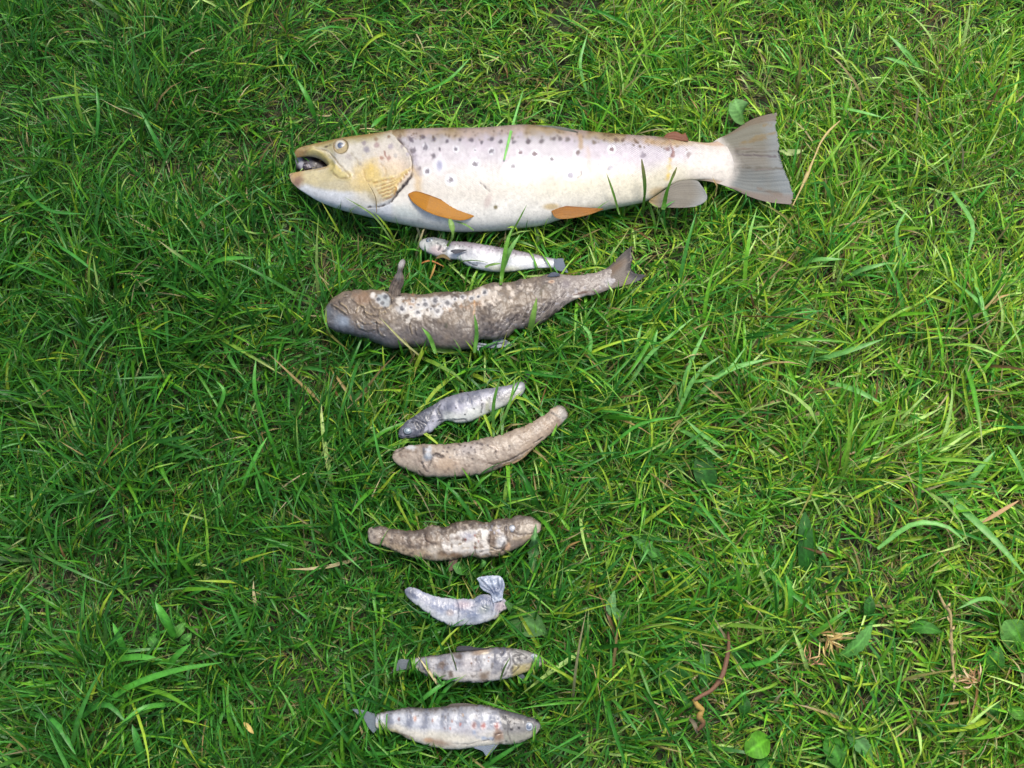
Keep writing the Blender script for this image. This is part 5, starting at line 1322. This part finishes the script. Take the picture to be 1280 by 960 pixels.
# dry things
def stick(name, pts, w, col, zs, label, cat, parent=None, col2=None, rough=1.0, n=40, K=10, shape=None, group=None):
    p = spline(pts, n); s = np.linspace(0, 1, n)
    c = P(p[:, 0], p[:, 1], np.interp(s, np.linspace(0, 1, len(zs)), zs))
    t = np.gradient(c, axis=0); t /= np.linalg.norm(t, axis=1, keepdims=True)
    a = np.cross(t, [0, 0, 1.0]); a /= np.linalg.norm(a, axis=1, keepdims=True); b = np.cross(t, a)
    th = np.linspace(0, 2 * math.pi, K, endpoint=False)
    r = w * PXM / 2 * np.interp(s, np.linspace(0, 1, len(shape or [1, 1])), shape or [1, 1]) * (1 + .18 * rough * (fbm(s * 14, s * 0, 1, 3) - .5))
    V = c[:, None] + r[:, None, None] * (a[:, None] * np.cos(th)[None, :, None] + b[:, None] * np.sin(th)[None, :, None])
    m = np.clip(fbm(s[:, None] * 8, th[None], 1, 5), 0, 1)[..., None]
    C = lin(col) * (.75 + .5 * m)
    if col2 is not None:
        k = sst(.35, .8, s)[:, None, None]; C = C * (1 - k) + lin(col2) * (.75 + .5 * m) * k
    ix = np.arange(n * K).reshape(n, K); nx = np.roll(ix, -1, 1)
    Q = np.stack([ix[:-1], nx[:-1], nx[1:], ix[1:]], -1).reshape(-1, 4)
    V = V.reshape(-1, 3)
    loc = c.mean(0) * [1, 1, 0] if parent is None else np.array(parent.location)
    o = add_obj(name, np_mesh(name, V - loc, Q, C.reshape(-1, 3), M_STRAW), parent, loc if parent is None else None)
    if parent is None: o['label'] = label; o['category'] = cat
    elif label: o['label'] = label
    if group: o['group'] = group
    return o

tw = thing('plant_stalk', 'curved reddish brown stalk with a twisted yellowish lower end lying in the grass', 'stalk', origin(893, 850))
stick('stem', ((910, 790), (911, 806), (908, 826), (902, 846), (890, 862), (878, 869), (868, 875)), 5.6, (112, 82, 62), (.020, .03, .034, .034, .033), None, '', tw, shape=[.5, .8, 1, 1, .95, .8, .8], col2=(122, 88, 66))
stick('twisted_end', ((867, 874), (872, 882), (878, 888), (874, 896), (879, 904), (872, 913)), 6.5, (166, 138, 70), (.032, .03, .026), 'twisted yellow brown end', '', tw, col2=(104, 76, 52), shape=[.7, 1, .8, 1.1, .8, .5], rough=3)
strap('dry_leaf_scrap', ((862, 898), (868, 905), (872, 918)), 5, (110, 100, 80), .02, .022, parent=tw, mat=M_STRAW)
stick('dry_stalk', ((1050, 151), (1036, 164), (1026, 178), (1020, 192), (1014, 206), (1003, 232), (991, 257)), 2.6, (190, 170, 112), (.032, .034, .03), 'thin straw-coloured stalk with a thicker knot, right of the tail fin of the large trout', 'dry stalk',
      shape=[.6, 1.3, .9, .8, 2.2, .7, .6])
ds = thing('seed_stalk', 'dry bleached grass seed stalk standing among the weeds at lower right', 'dry stalk', origin(1187, 800))
stick('stem', ((1172, 738), (1180, 756), (1188, 768), (1189, 800), (1191, 830), (1195, 852)), 3, (160, 142, 96), (.03, .03, .026), None, '', ds, shape=[.6, 1.4, .9, 1.4, 1.1, .8])
for k, (x, y, dx, dy) in enumerate([(1176, 748, -2, -8), (1183, 760, 5, -7), (1188, 778, -4, -8), (1189, 790, 4, -8), (1190, 806, -4, -8), (1190, 820, 4, -8), (1193, 842, -6, 10), (1195, 846, 7, -2), (1194, 850, -2, 14)]):
    strap('husk', ((x, y), (x + dx * .6, y + dy * .5), (x + dx, y + dy)), 3, (170, 152, 106), .028, .03, parent=ds, mat=M_STRAW)
def tuft(name, label, cen, n, spread, length, cols, a0, a1, w=2.2, z=.03):
    t = thing(name, label, 'dry tuft', origin(*cen))
    for k in range(n):
        a = math.radians(rng.uniform(a0, a1)); L = length * rng.uniform(.55, 1.1)
        x, y = cen[0] + rng.normal(0, spread), cen[1] + rng.normal(0, spread)
        bx, by = x + math.cos(a) * L * .55 + rng.normal(0, 2.5), y - math.sin(a) * L * .55 + rng.normal(0, 2.5)
        strap('straw', ((x, y), (bx, by), (x + math.cos(a) * L, y - math.sin(a) * L)), w * rng.uniform(.7, 1.3), cols[k % len(cols)], z, z + rng.uniform(-.004, .005), parent=t, mat=M_STRAW, n=8, arch=.4)
    return t
ST = [(190, 170, 104), (166, 140, 82), (132, 104, 58), (196, 180, 124)]
tuft('straw_tuft', 'pale yellow tuft of cut dry straw beside a toothed leaf at lower right', (1036, 797), 24, 4.5, 24, ST, -110, 30, 1.9, .02)
tuft('brush_tuft', 'tan brush-like dry tuft next to the foot of the dry seed stalk', (1218, 852), 26, 3.0, 22, [(176, 150, 108), (152, 116, 76), (190, 170, 132), (132, 98, 66)], 70, 200, 1.7, .02)
tuft('straw_tuft', 'small heap of pinkish straw bits below the pale yellow tuft', (1010, 826), 8, 3, 18, [(170, 130, 92), (196, 160, 110), (120, 84, 58)], -20, 200, 1.6, .018)
GD = 'dry leaf scraps scattered in the grass'
def scrap(pts, w, col, label, z=.027):
    strap('dry_scrap', pts, w * .8, [q * .88 for q in col], z - .006, z - .003, label, 'plant scrap', GD, mat=M_STRAW, arch=.2, shape=[.3, .9, 1, .8, .2], n=10)
scrap(((1228, 653), (1250, 640), (1273, 626)), 6.5, (196, 158, 110), 'pinkish tan flat dry blade near the right edge', .03)
scrap(((974, 189), (988, 191), (1004, 188)), 11, (170, 190, 120), 'pale yellow green leaf scrap touching the tail fin of the large trout', .024)
scrap(((545, 323), (554, 320), (563, 325)), 6, (110, 92, 52), 'olive brown curled scrap under the gills of the small silver fish', .026)
scrap(((524, 330), (538, 326), (555, 333)), 3, (186, 122, 66), 'thin orange stem bit left of the small silver fish belly', .027)
scrap(((537, 350), (542, 338), (545, 328)), 3.4, (176, 140, 72), 'short tan stem pointing down under the small silver fish', .026)
scrap(((592, 549), (597, 536), (600, 520)), 5, (140, 118, 60), 'ochre blade scrap between the slate grey fish and the tan fish', .02)
scrap(((640, 532), (646, 522), (652, 514)), 6, (156, 148, 62), 'yellow green scrap above the tail of the tan fish', .022)
scrap(((706, 690), (712, 682), (726, 676)), 3.4, (146, 116, 56), 'brown curl right of the brown mottled fish', .025)
scrap(((305, 903), (311, 910), (317, 917)), 7, (196, 170, 96), 'yellow tan scrap in the lower left grass, left of the lowest fish', .026)
scrap(((1240, 380), (1250, 372), (1262, 368)), 4, (178, 150, 96), 'thin tan scrap near the right edge beside wide blades', .026)
tri = sum(len(o.data.polygons) * 2 for o in bpy.data.objects if o.type == 'MESH')
print('triangles about', tri)
